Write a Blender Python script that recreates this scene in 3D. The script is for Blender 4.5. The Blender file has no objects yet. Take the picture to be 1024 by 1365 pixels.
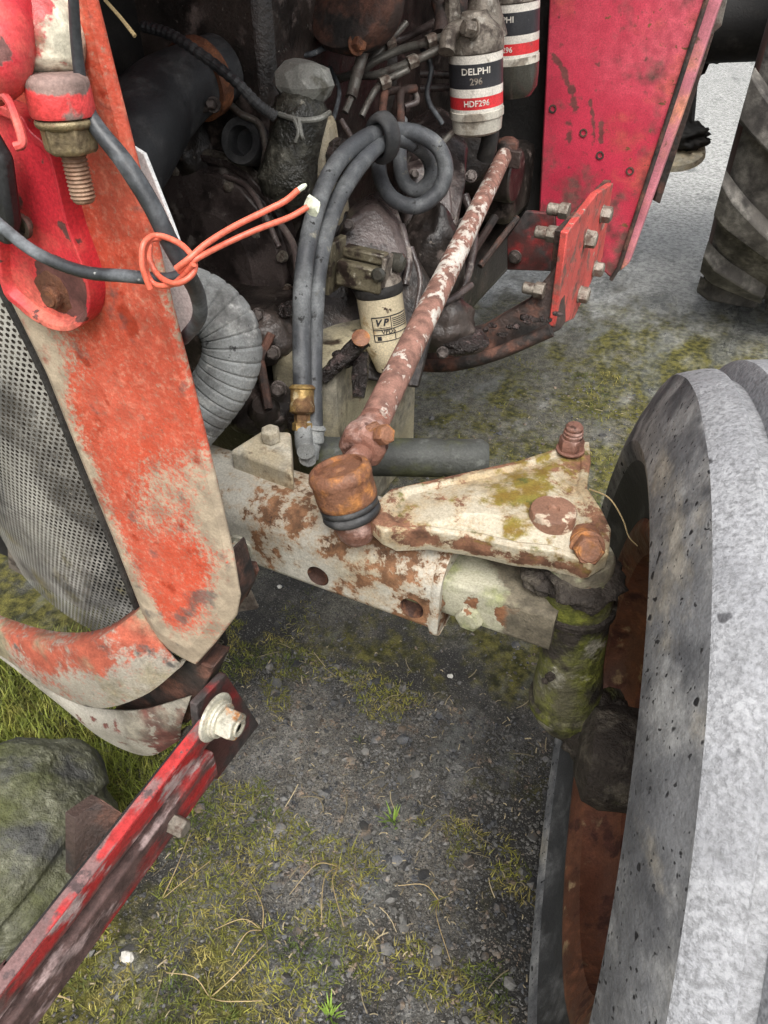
import bpy, bmesh, math, random
from mathutils import Vector, Matrix, noise
R_ = math.radians
rnd = random.Random(7)
S = bpy.context.scene
COL = S.collection

# ------------------------------------------------------------------ camera, sky, sun, exposure
CAM_H, PITCH, YAW, LENS = 1.17, 40.0, 26.0, 26.0
cd = bpy.data.cameras.new('camera'); cam = bpy.data.objects.new('camera', cd); COL.objects.link(cam)
cam.location = (0, 0, CAM_H); cam.rotation_euler = (R_(90 - PITCH), 0, R_(YAW))
cd.sensor_fit = 'VERTICAL'; cd.sensor_height = 36; cd.sensor_width = 27; cd.lens = LENS
cd.clip_start = 0.02; cd.clip_end = 500
S.camera = cam
W = bpy.data.worlds.new('World'); S.world = W; W.use_nodes = True
nt = W.node_tree; bg = nt.nodes['Background']
sky = nt.nodes.new('ShaderNodeTexSky'); sky.sky_type = 'NISHITA'; sky.sun_disc = False
SUN_EL, SUN_AZ = 58.0, 150.0          # azimuth measured from +Y towards +X
sky.sun_elevation = R_(SUN_EL); sky.sun_rotation = R_(SUN_AZ)
sky.air_density = 1.0; sky.dust_density = 6.0; sky.ozone_density = 1.0
hs = nt.nodes.new('ShaderNodeHueSaturation'); hs.inputs['Saturation'].default_value = 0.22
nt.links.new(sky.outputs[0], hs.inputs['Color']); nt.links.new(hs.outputs[0], bg.inputs['Color'])
bg.inputs['Strength'].default_value = 0.15
sd = bpy.data.lights.new('sun', 'SUN'); sd.energy = 1.4; sd.angle = R_(40); sd.color = (1.0, 0.97, 0.92)
sun = bpy.data.objects.new('sun', sd); COL.objects.link(sun)
_d = Vector((math.sin(R_(SUN_AZ)) * math.cos(R_(SUN_EL)), math.cos(R_(SUN_AZ)) * math.cos(R_(SUN_EL)), math.sin(R_(SUN_EL))))
sun.rotation_euler = _d.to_track_quat('Z', 'Y').to_euler(); sun.location = _d * 20
S.view_settings.view_transform = 'Standard'; S.view_settings.look = 'None'
S.view_settings.gamma = 1.0; S.view_settings.use_curve_mapping = False
S.view_settings.exposure = 0.62

# ------------------------------------------------------------------ survey helper: photo bearing + known plane or depth -> point in metres
FPX = LENS / 36.0 * 1365.0
_s, _c = math.sin(R_(YAW)), math.cos(R_(YAW)); _sp, _cp = math.sin(R_(PITCH)), math.cos(R_(PITCH))
CR = Vector((_c, _s, 0)); CF = Vector((-_s * _cp, _c * _cp, -_sp)); CU = Vector((-_s * _sp, _c * _sp, _cp)); C0 = Vector((0, 0, CAM_H))
def P(u, v, d=None, X=None, Y=None, z=None):
    r = CF + CR * ((u - 512) / FPX) - CU * ((v - 682.5) / FPX)
    if X is not None: t = X / r.x
    elif Y is not None: t = Y / r.y
    elif z is not None: t = (z - CAM_H) / r.z
    else: t = d
    return C0 + r * t
XA, YA, ZA = Vector((1, 0, 0)), Vector((0, 1, 0)), Vector((0, 0, 1))

# ------------------------------------------------------------------ materials
def lin(c):
    return tuple(((x / 255) / 12.92 if x / 255 <= 0.04045 else ((x / 255 + 0.055) / 1.055) ** 2.4) for x in c) + (1,)
_seed = [0]
def mat(name, base, layers=(), rough=0.6, metal=0.0, bump=0.25, bsc=120, var=0.25, vsc=14, spec=0.5, dist=0.004, coat=0.0, grain=.22, gsc=420, island=0.0):
    """base: linear colour. layers: dicts col, sc, thr, soft, det, rough, metal, st (stretch), grads [(dir,a,b,amp)], sph [(c,r0,r1,amp)], seg [(A,B,r0,r1,amp)], h (relief)"""
    m = bpy.data.materials.new(name); m.use_nodes = True
    t = m.node_tree; N = t.nodes; L = t.links
    b = N['Principled BSDF']
    geo = N.new('ShaderNodeNewGeometry'); pos = geo.outputs['Position']
    def math_(op, a, c=None, clamp=False):
        n = N.new('ShaderNodeMath'); n.operation = op; n.use_clamp = clamp
        for i, x in enumerate((a, c)):
            if x is None: continue
            if isinstance(x, (int, float)): n.inputs[i].default_value = x
            else: L.new(x, n.inputs[i])
        return n.outputs[0]
    def vmath(op, a, c=None, out=0):
        n = N.new('ShaderNodeVectorMath'); n.operation = op
        for i, x in enumerate((a, c)):
            if x is None: continue
            if isinstance(x, (tuple, Vector)): n.inputs[i].default_value = tuple(x)
            else: L.new(x, n.inputs[i])
        return n.outputs[out]
    def noise_(sc, det=5, st=(1, 1, 1), rg=0.55, w=0.0):
        _seed[0] += 1
        mp = N.new('ShaderNodeMapping'); L.new(pos, mp.inputs['Vector'])
        mp.inputs['Location'].default_value = (_seed[0] * 1.37, _seed[0] * 0.71, _seed[0] * 2.13); mp.inputs['Scale'].default_value = st
        n = N.new('ShaderNodeTexNoise'); n.inputs['Scale'].default_value = sc; n.inputs['Detail'].default_value = det
        n.inputs['Roughness'].default_value = rg; n.inputs['Distortion'].default_value = w
        L.new(mp.outputs[0], n.inputs['Vector']); return n.outputs['Fac']
    def ramp(x, a, c):
        n = N.new('ShaderNodeMapRange'); n.interpolation_type = 'SMOOTHSTEP'; L.new(x, n.inputs['Value'])
        n.inputs['From Min'].default_value = a; n.inputs['From Max'].default_value = c; return n.outputs[0]
    def linr(x, a, c):
        n = N.new('ShaderNodeMapRange'); n.clamp = True; L.new(x, n.inputs['Value'])
        n.inputs['From Min'].default_value = a; n.inputs['From Max'].default_value = c; return n.outputs[0]
    def mixc(f, a, c):
        n = N.new('ShaderNodeMix'); n.data_type = 'RGBA'; L.new(f, n.inputs[0])
        if isinstance(a, tuple): n.inputs[6].default_value = a
        else: L.new(a, n.inputs[6])
        if isinstance(c, tuple): n.inputs[7].default_value = c
        else: L.new(c, n.inputs[7])
        return n.outputs[2]
    def mixf(f, a, c):
        n = N.new('ShaderNodeMix'); n.data_type = 'FLOAT'; L.new(f, n.inputs[0])
        for i, x in ((2, a), (3, c)):
            if isinstance(x, (int, float)): n.inputs[i].default_value = x
            else: L.new(x, n.inputs[i])
        return n.outputs[0]
    base = tuple(base[:3]) + (1,)
    vn = noise_(vsc, 4)
    dk = tuple(x * (1 - var) for x in base[:3]) + (1,); lt = tuple(min(1, x * (1 + var)) for x in base[:3]) + (1,)
    col = mixc(ramp(vn, 0.3, 0.7), dk, lt)
    rg = mixf(vn, max(0.03, rough - 0.1), min(1, rough + 0.1)); mt = metal; hgt = None
    shared = noise_(layers[0].get('csc', 60), 3) if layers else None
    for ly in layers:
        x = noise_(ly.get('sc', 20), min(6, ly.get('det', 5)), ly.get('st', (1, 1, 1)), ly.get('rg', 0.6), ly.get('w', 0.0))
        for (dv, a, c, amp) in ly.get('grads', ()):
            x = math_('ADD', x, math_('MULTIPLY', linr(vmath('DOT_PRODUCT', pos, tuple(dv), 1), a, c), amp))
        for (c, r0, r1, amp) in ly.get('sph', ()):
            x = math_('ADD', x, math_('MULTIPLY', linr(vmath('DISTANCE', pos, tuple(c), 1), r1, r0), amp))
        for (A, Bp, r0, r1, amp) in ly.get('seg', ()):
            ab = Vector(Bp) - Vector(A)
            tt = math_('MULTIPLY', vmath('DOT_PRODUCT', vmath('SUBTRACT', pos, tuple(A)), tuple(ab), 1), 1.0 / max(1e-9, ab.length_squared), True)
            sc = N.new('ShaderNodeVectorMath'); sc.operation = 'SCALE'; sc.inputs[0].default_value = tuple(ab); L.new(tt, sc.inputs['Scale'])
            dd = vmath('DISTANCE', vmath('SUBTRACT', pos, tuple(A)), sc.outputs[0], 1)
            x = math_('ADD', x, math_('MULTIPLY', linr(dd, r1, r0), amp))
        th, so = ly.get('thr', 0.55), ly.get('soft', 0.04)
        mk = ramp(x, th - so, th + so)
        if 'halo' in ly: col = mixc(math_('MULTIPLY', ramp(x, th - so - .085, th), .6), col, tuple(ly['halo']) + (1,))
        if 'op' in ly: mk = math_('MULTIPLY', mk, ly['op'])
        c0 = tuple(ly['col'][:3]) + (1,)
        lv = ly.get('var', 0.35)
        cn = shared
        cc = mixc(ramp(cn, 0.3, 0.7), tuple(q * (1 - lv) for q in c0[:3]) + (1,), ly.get('col2', tuple(min(1, q * (1 + lv)) for q in c0[:3])) [:3] + (1,))
        col = mixc(mk, col, cc)
        rg = mixf(mk, rg, ly.get('rough', 0.8))
        if 'metal' in ly or not isinstance(mt, (int, float)): mt = mixf(mk, mt, ly.get('metal', 0.0))
        if ly.get('h'):
            hh = math_('MULTIPLY', mk, ly['h']); hgt = hh if hgt is None else math_('ADD', hgt, hh)
    def scale_col(c, f, lo, hi):
        k = N.new('ShaderNodeMapRange'); L.new(f, k.inputs['Value']); k.inputs['From Min'].default_value = .3 if lo != hi else 0; k.inputs['From Max'].default_value = .7
        k.inputs['To Min'].default_value = lo; k.inputs['To Max'].default_value = hi
        v = N.new('ShaderNodeVectorMath'); v.operation = 'SCALE'; L.new(c, v.inputs[0]); L.new(k.outputs[0], v.inputs['Scale']); return v.outputs[0]
    if grain: col = scale_col(col, noise_(gsc, 2, rg=.7), 1 - grain, 1 + grain)
    if island:
        k = N.new('ShaderNodeMapRange'); L.new(geo.outputs['Random Per Island'], k.inputs['Value']); k.inputs['To Min'].default_value = 1 - island; k.inputs['To Max'].default_value = 1 + island
        v = N.new('ShaderNodeVectorMath'); v.operation = 'SCALE'; L.new(col, v.inputs[0]); L.new(k.outputs[0], v.inputs['Scale']); col = v.outputs[0]
    L.new(col, b.inputs['Base Color']); L.new(rg, b.inputs['Roughness'])
    if isinstance(mt, (int, float)): b.inputs['Metallic'].default_value = mt
    else: L.new(mt, b.inputs['Metallic'])
    b.inputs['Specular IOR Level'].default_value = spec; b.inputs['Coat Weight'].default_value = coat
    if bump:
        x = math_('MULTIPLY', noise_(bsc, 4, rg=0.65), 1.0)
        if hgt is not None: x = math_('ADD', x, hgt)
        bn = N.new('ShaderNodeBump'); bn.inputs['Strength'].default_value = bump; bn.inputs['Distance'].default_value = dist
        L.new(x, bn.inputs['Height']); L.new(bn.outputs[0], b.inputs['Normal'])
    return m
def seg(pts, r0, r1, amp): return [(pts[i], pts[i + 1], r0, r1, amp) for i in range(len(pts) - 1)]

RUST = (0.155, 0.062, 0.032); RUST2 = (0.30, 0.115, 0.05); RUSTD = (0.07, 0.03, 0.02)
M = {}
M['rust'] = mat('rusty steel', RUST, [dict(col=RUST2, sc=55, thr=.54, soft=.08), dict(col=RUSTD, sc=30, thr=.6, soft=.08)], rough=.75, bump=.6, bsc=180)
M['rust_bright'] = mat('orange rust', (0.215, 0.10, 0.058), [dict(col=(0.36, 0.15, 0.045), sc=50, thr=.55, soft=.1), dict(col=RUST, sc=38, thr=.58, soft=.08)], rough=.6, bump=.5, bsc=160)
M['cream_rust'] = mat('grey cream paint flaking to rust', (0.50, 0.475, 0.41), [
    dict(col=(0.34, 0.30, 0.22), sc=9, thr=.56, soft=.12),
    dict(col=(0.20, 0.10, 0.05), halo=(.40, .29, .18), sc=26, thr=.605, soft=.025, det=10, rg=.72, h=-.8, csc=80, var=.5,
         sph=[(P(400, 690, z=.62), .02, .09, .15), (P(500, 730, z=.62), .02, .07, .12), (P(560, 770, z=.6), .02, .1, .13), (P(640, 640, z=.69), .0, .05, -.05)]),
    dict(col=(0.09, 0.045, 0.025), sc=60, thr=.68, soft=.02)], rough=.5, bump=.3, bsc=140, var=.12)
M['arm'] = mat('cream paint rusting and mossy on the arm', (0.47, 0.42, 0.32), [
    dict(col=(0.32, 0.25, 0.15), sc=14, thr=.53, soft=.12),
    dict(col=(0.19, 0.09, 0.052), halo=(.38, .27, .15), sc=34, thr=.62, soft=.03, det=6, rg=.75, h=-.6, csc=70, var=.45,
         sph=[(P(770, 650, z=.70), .01, .06, .10), (P(775, 610, z=.70), .01, .05, .12), (P(520, 690, z=.69), .005, .045, .16), (P(795, 725, z=.67), .01, .05, .16)],
         seg=seg([P(500, 700, z=.69), P(560, 716, z=.685), P(640, 728, z=.685), P(700, 740, z=.685), P(770, 762, z=.685)], .002, .014, .2) + seg([P(520, 652, z=.697), P(690, 614, z=.702), P(740, 600, z=.702)], .001, .008, .2)),
    dict(col=(0.36, 0.225, 0.035), sc=50, thr=.63, soft=.09, det=6, var=.5, col2=(0.21, 0.17, 0.03), rough=.9,
         sph=[(P(705, 655, z=.70), .01, .05, .2), (P(690, 695, z=.70), .005, .045, .16), (P(745, 625, z=.70), .0, .04, .12)], h=.3),
    dict(col=(0.10, 0.10, 0.02), sc=40, thr=.66, soft=.06, rough=.95, sph=[(P(690, 665, z=.70), .0, .035, .17)])], rough=.5, bump=.3, bsc=130, var=.12)
M['rod_cap'] = mat('brown cap with cream flakes', (0.22, 0.115, 0.075), [dict(col=(0.50, 0.40, 0.30), sc=45, thr=.57, soft=.03)], rough=.55, bump=.4)
M['rod'] = mat('white paint flaking off a rusty rod', (0.62, 0.58, 0.52), [
    dict(col=(0.24, 0.125, 0.095), halo=(.44, .33, .27), sc=60, thr=.50, soft=.02, det=9, rg=.6, h=-.8, csc=60, var=.4, st=(1, .7, 1),
         grads=[(YA, .95, .66, .12), (YA, 1.2, 1.4, .1)])], rough=.5, bump=.3, bsc=150, var=.1)
M['rod_end'] = mat('brown rusty clamp', (0.22, 0.105, 0.075), [dict(col=(0.42, 0.28, 0.24), sc=30, thr=.57, soft=.08), dict(col=RUSTD, sc=40, thr=.6, soft=.05)], rough=.6, bump=.5, bsc=150)
M['extension'] = mat('dull cream extension with moss', (0.36, 0.345, 0.26), [
    dict(col=(0.20, 0.21, 0.10), sc=18, thr=.5, soft=.12, rough=.9),
    dict(col=(0.19, 0.085, 0.04), sc=22, thr=.6, soft=.015, det=9, h=-.7, sph=[(P(700, 820, z=.61), .01, .035, .16)]),
    dict(col=(0.14, 0.12, 0.085), sc=14, thr=.56, soft=.05, rough=.9, sph=[(P(760, 770, z=.64), .02, .09, .2)])], rough=.7, bump=.4, bsc=110)
M['kingpin'] = mat('mossy muddy cast tube', (0.12, 0.11, 0.065), [
    dict(col=(0.115, 0.125, 0.018), sc=16, thr=.47, soft=.1, rough=.95, col2=(0.19, 0.20, 0.03)),
    dict(col=(0.33, 0.31, 0.24), sc=20, thr=.6, soft=.04),
    dict(col=(0.035, 0.028, 0.022), sc=15, thr=.56, soft=.06, rough=.8)], rough=.85, bump=.9, bsc=70, dist=.008)
M['mud'] = mat('dried dark mud and grease', (0.035, 0.027, 0.021), [dict(col=(0.10, 0.085, 0.065), sc=30, thr=.58, soft=.08), dict(col=(0.07, 0.075, 0.02), sc=14, thr=.64, soft=.06)], rough=.8, bump=1.0, bsc=60, dist=.01)
M['tube_moss'] = mat('dark tube with moss film', (0.055, 0.058, 0.052), [dict(col=(0.075, 0.08, 0.035), sc=14, thr=.5, soft=.1), dict(col=(0.10, 0.105, 0.095), sc=50, thr=.6, soft=.06)], rough=.6, bump=.5)
M['hole_dark'] = mat('rust darkened for hole depth', (0.05, 0.022, 0.014), [dict(col=(0.12, 0.05, 0.025), sc=80, thr=.56, soft=.06)], rough=.8, bump=.6)  # rust colour darkened so the recess reads as deep
M['orange'] = mat('weathered orange red paint', (0.57, 0.082, 0.040), [
    dict(col=(0.52, 0.15, 0.10), sc=6, thr=.52, soft=.16, op=.5),
    dict(col=(0.42, 0.05, 0.02), sc=8, thr=.6, soft=.12, op=.5),
    dict(col=(0.60, 0.22, 0.14), sc=210, thr=.58, soft=.10, det=4, op=.5),
    dict(col=(0.40, 0.325, 0.235), sc=230, thr=.66, soft=.13, det=4, rg=.75, var=.22, rough=.8, 
         seg=seg([P(-40, 300, Y=.33), P(0, 385, Y=.33), P(60, 480, Y=.33), P(110, 620, Y=.33), P(190, 800, Y=.33), P(235, 860, Y=.33)], .003, .028, .34)
           + seg([P(322, 820, Y=.33), P(305, 700, Y=.33), P(290, 630, Y=.33)], .003, .035, .24)
           + seg([P(325, 790, Y=.33), P(265, 870, Y=.33), P(230, 860, Y=.33)], .005, .04, .28)
           + seg([P(280, 560, Y=.33), P(215, 350, Y=.33)], .001, .010, .2)
           + [(P(215, 640, Y=.33), P(200, 690, Y=.33), .0, .03, .2), (P(260, 700, Y=.33), P(255, 640, Y=.33), .0, .04, .18), (P(10, 440, Y=.33), P(60, 440, Y=.33), .005, .05, .3)]),
    dict(col=(0.33, 0.030, 0.014), sc=45, thr=.66, soft=.07, det=6, rough=.25, var=.2, op=.75,
         seg=seg([P(100, 455, Y=.33), P(120, 480, Y=.33), P(150, 535, Y=.33)], .0015, .006, .25) + seg([P(150, 535, Y=.33), P(190, 612, Y=.33)], .0005, .003, .24)
           + seg([P(140, 350, Y=.33), P(175, 420, Y=.33), P(200, 485, Y=.33)], .004, .012, .2)),
    dict(col=(0.10, 0.09, 0.08), sc=40, thr=.66, soft=.08, seg=seg([P(240, 830, Y=.33), P(285, 790, Y=.33)], .002, .014, .22), op=.75),
    dict(col=(0.12, 0.08, 0.06), sc=55, thr=.74, soft=.03, op=.7)],
    rough=.5, bump=.22, bsc=300, var=.12, grain=.12, gsc=600)
M['shell'] = mat('faded red to bare grey nose shell', (0.33, 0.30, 0.245), [
    dict(col=(0.36, 0.085, 0.048), sc=130, thr=.64, soft=.12, det=6, rg=.7, var=.25,
         seg=seg([P(0, 835, Y=.32), P(60, 870, Y=.31), P(130, 868, Y=.31), P(190, 830, Y=.33), P(215, 850, Y=.33)], .006, .034, .28) + seg([P(10, 870, Y=.31), P(90, 920, Y=.3)], .003, .02, .12)),
    dict(col=(0.10, 0.09, 0.08), sc=35, thr=.64, soft=.06, sph=[(P(195, 860, Y=.33), .0, .03, .2), (P(205, 885, Y=.33), .0, .02, .2)]),
    dict(col=(0.22, 0.19, 0.12), sc=16, thr=.57, soft=.1)], rough=.6, bump=.3, bsc=160, var=.15)
M['shell_grey'] = mat('bare grey lower lip with rust blotches', (0.30, 0.28, 0.235), [
    dict(col=(0.13, 0.045, 0.035), sc=50, thr=.6, soft=.04, seg=seg([P(215, 945, Y=.33), P(225, 985, Y=.33)], .01, .05, .17)), dict(col=(0.2, 0.18, 0.14), sc=12, thr=.56, soft=.1)], rough=.55, bump=.3)
M['bar_red'] = mat('worn red paint on flat bar', (0.33, 0.022, 0.022), [
    dict(col=(0.085, 0.05, 0.045), sc=16, thr=.455, soft=.06, det=9, rg=.65, st=(1, .35, 1), rough=.7),
    dict(col=(0.30, 0.22, 0.21), sc=34, thr=.6, soft=.04, st=(1, .4, 1))], rough=.55, bump=.35, bsc=150)
M['bar_edge'] = mat('pinkish bare top edge of bar', (0.20, 0.115, 0.11), [dict(col=(0.42, 0.03, 0.03), sc=22, thr=.58, soft=.04, st=(1, .4, 1)), dict(col=(0.09, 0.06, 0.06), sc=60, thr=.6, soft=.05)], rough=.5, bump=.3)
M['bar_dark'] = mat('dark oily red brown plate', (0.085, 0.035, 0.032), [dict(col=(0.33, 0.018, 0.02), sc=14, thr=.57, soft=.1), dict(col=(0.05, 0.042, 0.04), sc=14, thr=.55, soft=.08)], rough=.4, bump=.3)
M['zinc'] = mat('dull zinc with rust', (0.55, 0.53, 0.44), [dict(col=(0.40, 0.17, 0.05), sc=60, thr=.6, soft=.06), dict(col=(0.3, 0.28, 0.22), sc=40, thr=.58, soft=.08)], rough=.45, metal=.35, bump=.3)
M['brass_nut'] = mat('yellowish dirty plated nut', (0.34, 0.27, 0.15), [dict(col=(0.16, 0.12, 0.07), sc=50, thr=.54, soft=.1), dict(col=(0.4, 0.16, 0.1), sc=60, thr=.64, soft=.05)], rough=.5, metal=.3, bump=.4)
M['thread'] = mat('brown rusty thread', (0.20, 0.11, 0.07), [dict(col=(0.34, 0.22, 0.15), sc=70, thr=.55, soft=.1)], rough=.6, metal=.2, bump=.3)
M['hinge'] = mat('glossy crimson hinge paint', (0.60, 0.035, 0.05), [dict(col=(0.62, 0.16, 0.11), sc=12, thr=.55, soft=.12),
    dict(col=(0.13, 0.052, 0.045), sc=45, thr=.64, soft=.02, det=8, h=-.6, rough=.7, sph=[(P(70, 388, Y=.31), .016, .026, .5)])], rough=.33, bump=.15, bsc=200)
M['knob'] = mat('crimson and chipped cream cast knob', (0.50, 0.06, 0.06), [dict(col=(0.58, 0.54, 0.42), sc=40, thr=.66, soft=.03, det=8, seg=seg([P(95, -10, d=.37), P(80, 60, d=.37), P(70, 80, d=.37)], .008, .022, .3)),
    dict(col=(0.20, 0.12, 0.07), sc=22, thr=.58, soft=.06)], rough=.45, bump=.3)
M['collar'] = mat('red ring with grimy top', (0.55, 0.05, 0.05), [dict(col=(0.22, 0.15, 0.13), sc=35, thr=.6, soft=.04, grads=[(ZA, 1.093, 1.099, .25)])], rough=.5, bump=.3)
M['steel_grille'] = mat('bare galvanised perforated sheet', (0.44, 0.43, 0.40), [dict(col=(0.13, 0.125, 0.115), sc=6, thr=.53, soft=.08), dict(col=(0.23, 0.2, 0.1), sc=20, thr=.74, soft=.08, grads=[(ZA, .70, .62, .15)])], rough=.4, metal=.3, bump=.1)  # wide dark bands put shading and reflections of the mesh into its colour
M['black'] = mat('matt black grime', (0.012, 0.011, 0.010), [dict(col=(0.03, 0.027, 0.024), sc=12, thr=.55, soft=.1)], rough=.7, bump=.4)
M['engine'] = mat('oily dark brown cast iron', (0.055, 0.043, 0.037), [
    dict(col=(0.022, 0.018, 0.016), sc=14, thr=.5, soft=.1, rough=.35), dict(col=(0.13, 0.10, 0.088), sc=26, thr=.62, soft=.06, rough=.7), dict(col=(0.16, 0.14, 0.12), sc=120, thr=.68, soft=.03)], rough=.33, bump=.6, bsc=90)
M['engine_brown'] = mat('purple brown oily casting', (0.10, 0.078, 0.072), [
    dict(col=(0.04, 0.03, 0.028), sc=16, thr=.54, soft=.08, rough=.3), dict(col=(0.22, 0.19, 0.17), sc=30, thr=.62, soft=.05)], rough=.28, bump=.5, bsc=90)
M['engine_grease'] = mat('caked wet grease', (0.024, 0.018, 0.016), [dict(col=(0.10, 0.07, 0.065), sc=60, thr=.57, soft=.06, rough=.5), dict(col=(0.3, 0.27, 0.26), sc=150, thr=.68, soft=.03, rough=.2)], rough=.28, bump=1.0, bsc=110, dist=.012)
M['support'] = mat('khaki cream casting with oil runs', (0.34, 0.30, 0.20), [dict(col=(0.05, 0.035, 0.025), sc=16, thr=.55, soft=.05, st=(1, 1, .35), rough=.35), dict(col=(0.16, 0.09, 0.05), sc=40, thr=.64, soft=.04), dict(col=(0.24, 0.22, 0.17), sc=8, thr=.55, soft=.1)], rough=.6, bump=.3)
M['cream'] = mat('dirty cream paint', (0.52, 0.44, 0.30), [dict(col=(0.22, 0.15, 0.08), sc=40, thr=.61, soft=.06), dict(col=(0.4, 0.37, 0.3), sc=12, thr=.54, soft=.1)], rough=.6, bump=.35)
M['vp_can'] = mat('yellowed white filter can', (0.62, 0.53, 0.36), [dict(col=(0.30, 0.17, 0.05), sc=35, thr=.62, soft=.1, grads=[(XA, -.475, -.5, .12)]), dict(col=(0.05, 0.03, 0.02), sc=70, thr=.66, soft=.03, grads=[(ZA, .66, .60, .1), (XA, -.47, -.51, .1)])], rough=.45, bump=.15)
M['label_white'] = mat('printed white', (0.66, 0.62, 0.55), [dict(col=(0.3, 0.26, 0.2), sc=60, thr=.66, soft=.06)], rough=.45, bump=.05)
M['label_black'] = mat('printed black', (0.030, 0.030, 0.034), [dict(col=(0.1, 0.1, 0.1), sc=90, thr=.68, soft=.04)], rough=.4, bump=.05)
M['label_red'] = mat('printed red', (0.55, 0.03, 0.035), [dict(col=(0.3, 0.05, 0.05), sc=60, thr=.66, soft=.06)], rough=.4, bump=.05)
M['can_base'] = mat('grimy white can base', (0.50, 0.47, 0.40), [dict(col=(0.22, 0.19, 0.15), sc=35, thr=.54, soft=.08)], rough=.5, bump=.2)
M['alu'] = mat('grimy aluminium casting', (0.22, 0.19, 0.155), [dict(col=(0.07, 0.055, 0.045), sc=40, thr=.52, soft=.1), dict(col=(0.4, 0.37, 0.32), sc=60, thr=.62, soft=.06)], rough=.5, metal=.3, bump=.5)
M['olive'] = mat('olive grimy filter head', (0.15, 0.13, 0.085), [dict(col=(0.035, 0.025, 0.02), sc=40, thr=.55, soft=.07, rough=.3), dict(col=(0.36, 0.33, 0.25), sc=70, thr=.66, soft=.05)], rough=.45, metal=.2, bump=.4)
M['bowl'] = mat('dark glass bowl', (0.05, 0.048, 0.04), rough=.15, bump=.05)
M['hose'] = mat('grey black rubber hose', (0.060, 0.064, 0.070), [dict(col=(0.14, 0.147, 0.15), sc=16, thr=.52, soft=.12), dict(col=(0.22, 0.21, 0.17), sc=50, thr=.68, soft=.05), dict(col=(0.02, 0.02, 0.02), sc=80, thr=.66, soft=.03)], rough=.5, bump=.25, bsc=200)
M['hose_grey'] = mat('dusty grey wrapped hose', (0.26, 0.27, 0.265), [dict(col=(0.14, 0.14, 0.135), sc=14, thr=.54, soft=.1), dict(col=(0.05, 0.05, 0.05), sc=60, thr=.67, soft=.03), dict(col=(0.40, 0.40, 0.38), sc=30, thr=.6, soft=.08)], rough=.7, bump=.3, bsc=220)
M['rubber'] = mat('black rubber', (0.028, 0.029, 0.031), [dict(col=(0.07, 0.07, 0.07), sc=18, thr=.56, soft=.12)], rough=.5, bump=.2, bsc=180)
M['cable'] = mat('grey black cable sheath', (0.035, 0.038, 0.042), [dict(col=(0.13, 0.14, 0.15), sc=24, thr=.55, soft=.12), dict(col=(0.4, 0.4, 0.38), sc=90, thr=.69, soft=.03)], rough=.4, bump=.15)
M['wire'] = mat('coral orange wire', (0.70, 0.15, 0.09), rough=.4, bump=.1, var=.12)
M['wire_end'] = mat('cut wire end', (0.55, 0.58, 0.46), rough=.6)
M['white_plastic'] = mat('pale grey sheet', (0.80, 0.82, 0.80), rough=.4, bump=.05, var=.05)
M['wrap'] = mat('olive black wrapped plastic', (0.030, 0.029, 0.023), [dict(col=(0.09, 0.086, 0.066), sc=18, thr=.55, soft=.1), dict(col=(0.25, 0.24, 0.2), sc=60, thr=.67, soft=.04)], rough=.38, bump=.8, bsc=40, dist=.012)
M['cap'] = mat('grey taped cap', (0.24, 0.24, 0.215), [dict(col=(0.10, 0.095, 0.075), sc=24, thr=.55, soft=.08), dict(col=(0.42, 0.42, 0.38), sc=30, thr=.6, soft=.08)], rough=.5, bump=.5, bsc=60)
M['pipe'] = mat('steel fuel pipe', (0.17, 0.16, 0.14), [dict(col=(0.08, 0.06, 0.05), sc=40, thr=.55, soft=.08)], rough=.4, metal=.4, bump=.2)
M['brass'] = mat('brass hose end', (0.42, 0.28, 0.10), [dict(col=(0.18, 0.1, 0.05), sc=40, thr=.52, soft=.1), dict(col=(0.6, 0.5, 0.3), sc=60, thr=.62, soft=.05)], rough=.4, metal=.5, bump=.25)
M['bolt_dark'] = mat('grimy bolt', (0.12, 0.10, 0.09), [dict(col=(0.05, 0.04, 0.035), sc=60, thr=.54, soft=.08)], rough=.4, metal=.35, bump=.4)
M['bolt_grey'] = mat('grey brown bolt', (0.26, 0.23, 0.19), [dict(col=(0.13, 0.09, 0.07), sc=60, thr=.54, soft=.08)], rough=.5, metal=.3, bump=.4)
M['cab_red'] = mat('glossy crimson cab panel', (0.52, 0.040, 0.075), [
    dict(col=(0.58, 0.13, 0.16), sc=2.5, thr=.64, soft=.2, det=2, grads=[(ZA, .78, .95, .2)], op=.55),  # paler pink towards the top: sky reflection put into the colour
    dict(col=(0.46, 0.10, 0.06), sc=9, thr=.66, soft=.08, grads=[(XA, -.32, -.2, .16)], op=.6),
    dict(col=(0.16, 0.075, 0.03), sc=60, thr=.715, soft=.02, st=(.8, 1, 1.2), grads=[(XA, -.30, -.2, .08)], rough=.8),
    dict(col=(0.10, 0.045, 0.035), sc=70, thr=.66, soft=.08, rough=.8, op=.85, seg=seg([P(736, 70, Y=1.6), P(752, 95, Y=1.6), P(762, 120, Y=1.6), P(768, 150, Y=1.6)], .001, .009, .26) + seg([P(801, 165, Y=1.6), P(802, 188, Y=1.6)], .001, .008, .28) + seg([P(786, 130, Y=1.6), P(790, 150, Y=1.6), P(792, 180, Y=1.6)], .0, .006, .26) + seg([P(758, 165, Y=1.6), P(758, 190, Y=1.6)], .001, .010, .2)),
    dict(col=(0.13, 0.06, 0.05), sc=14, thr=.63, soft=.1, grads=[(ZA, .78, .66, .1)], rough=.7)], rough=.3, bump=.12, bsc=30, var=.12)
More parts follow.
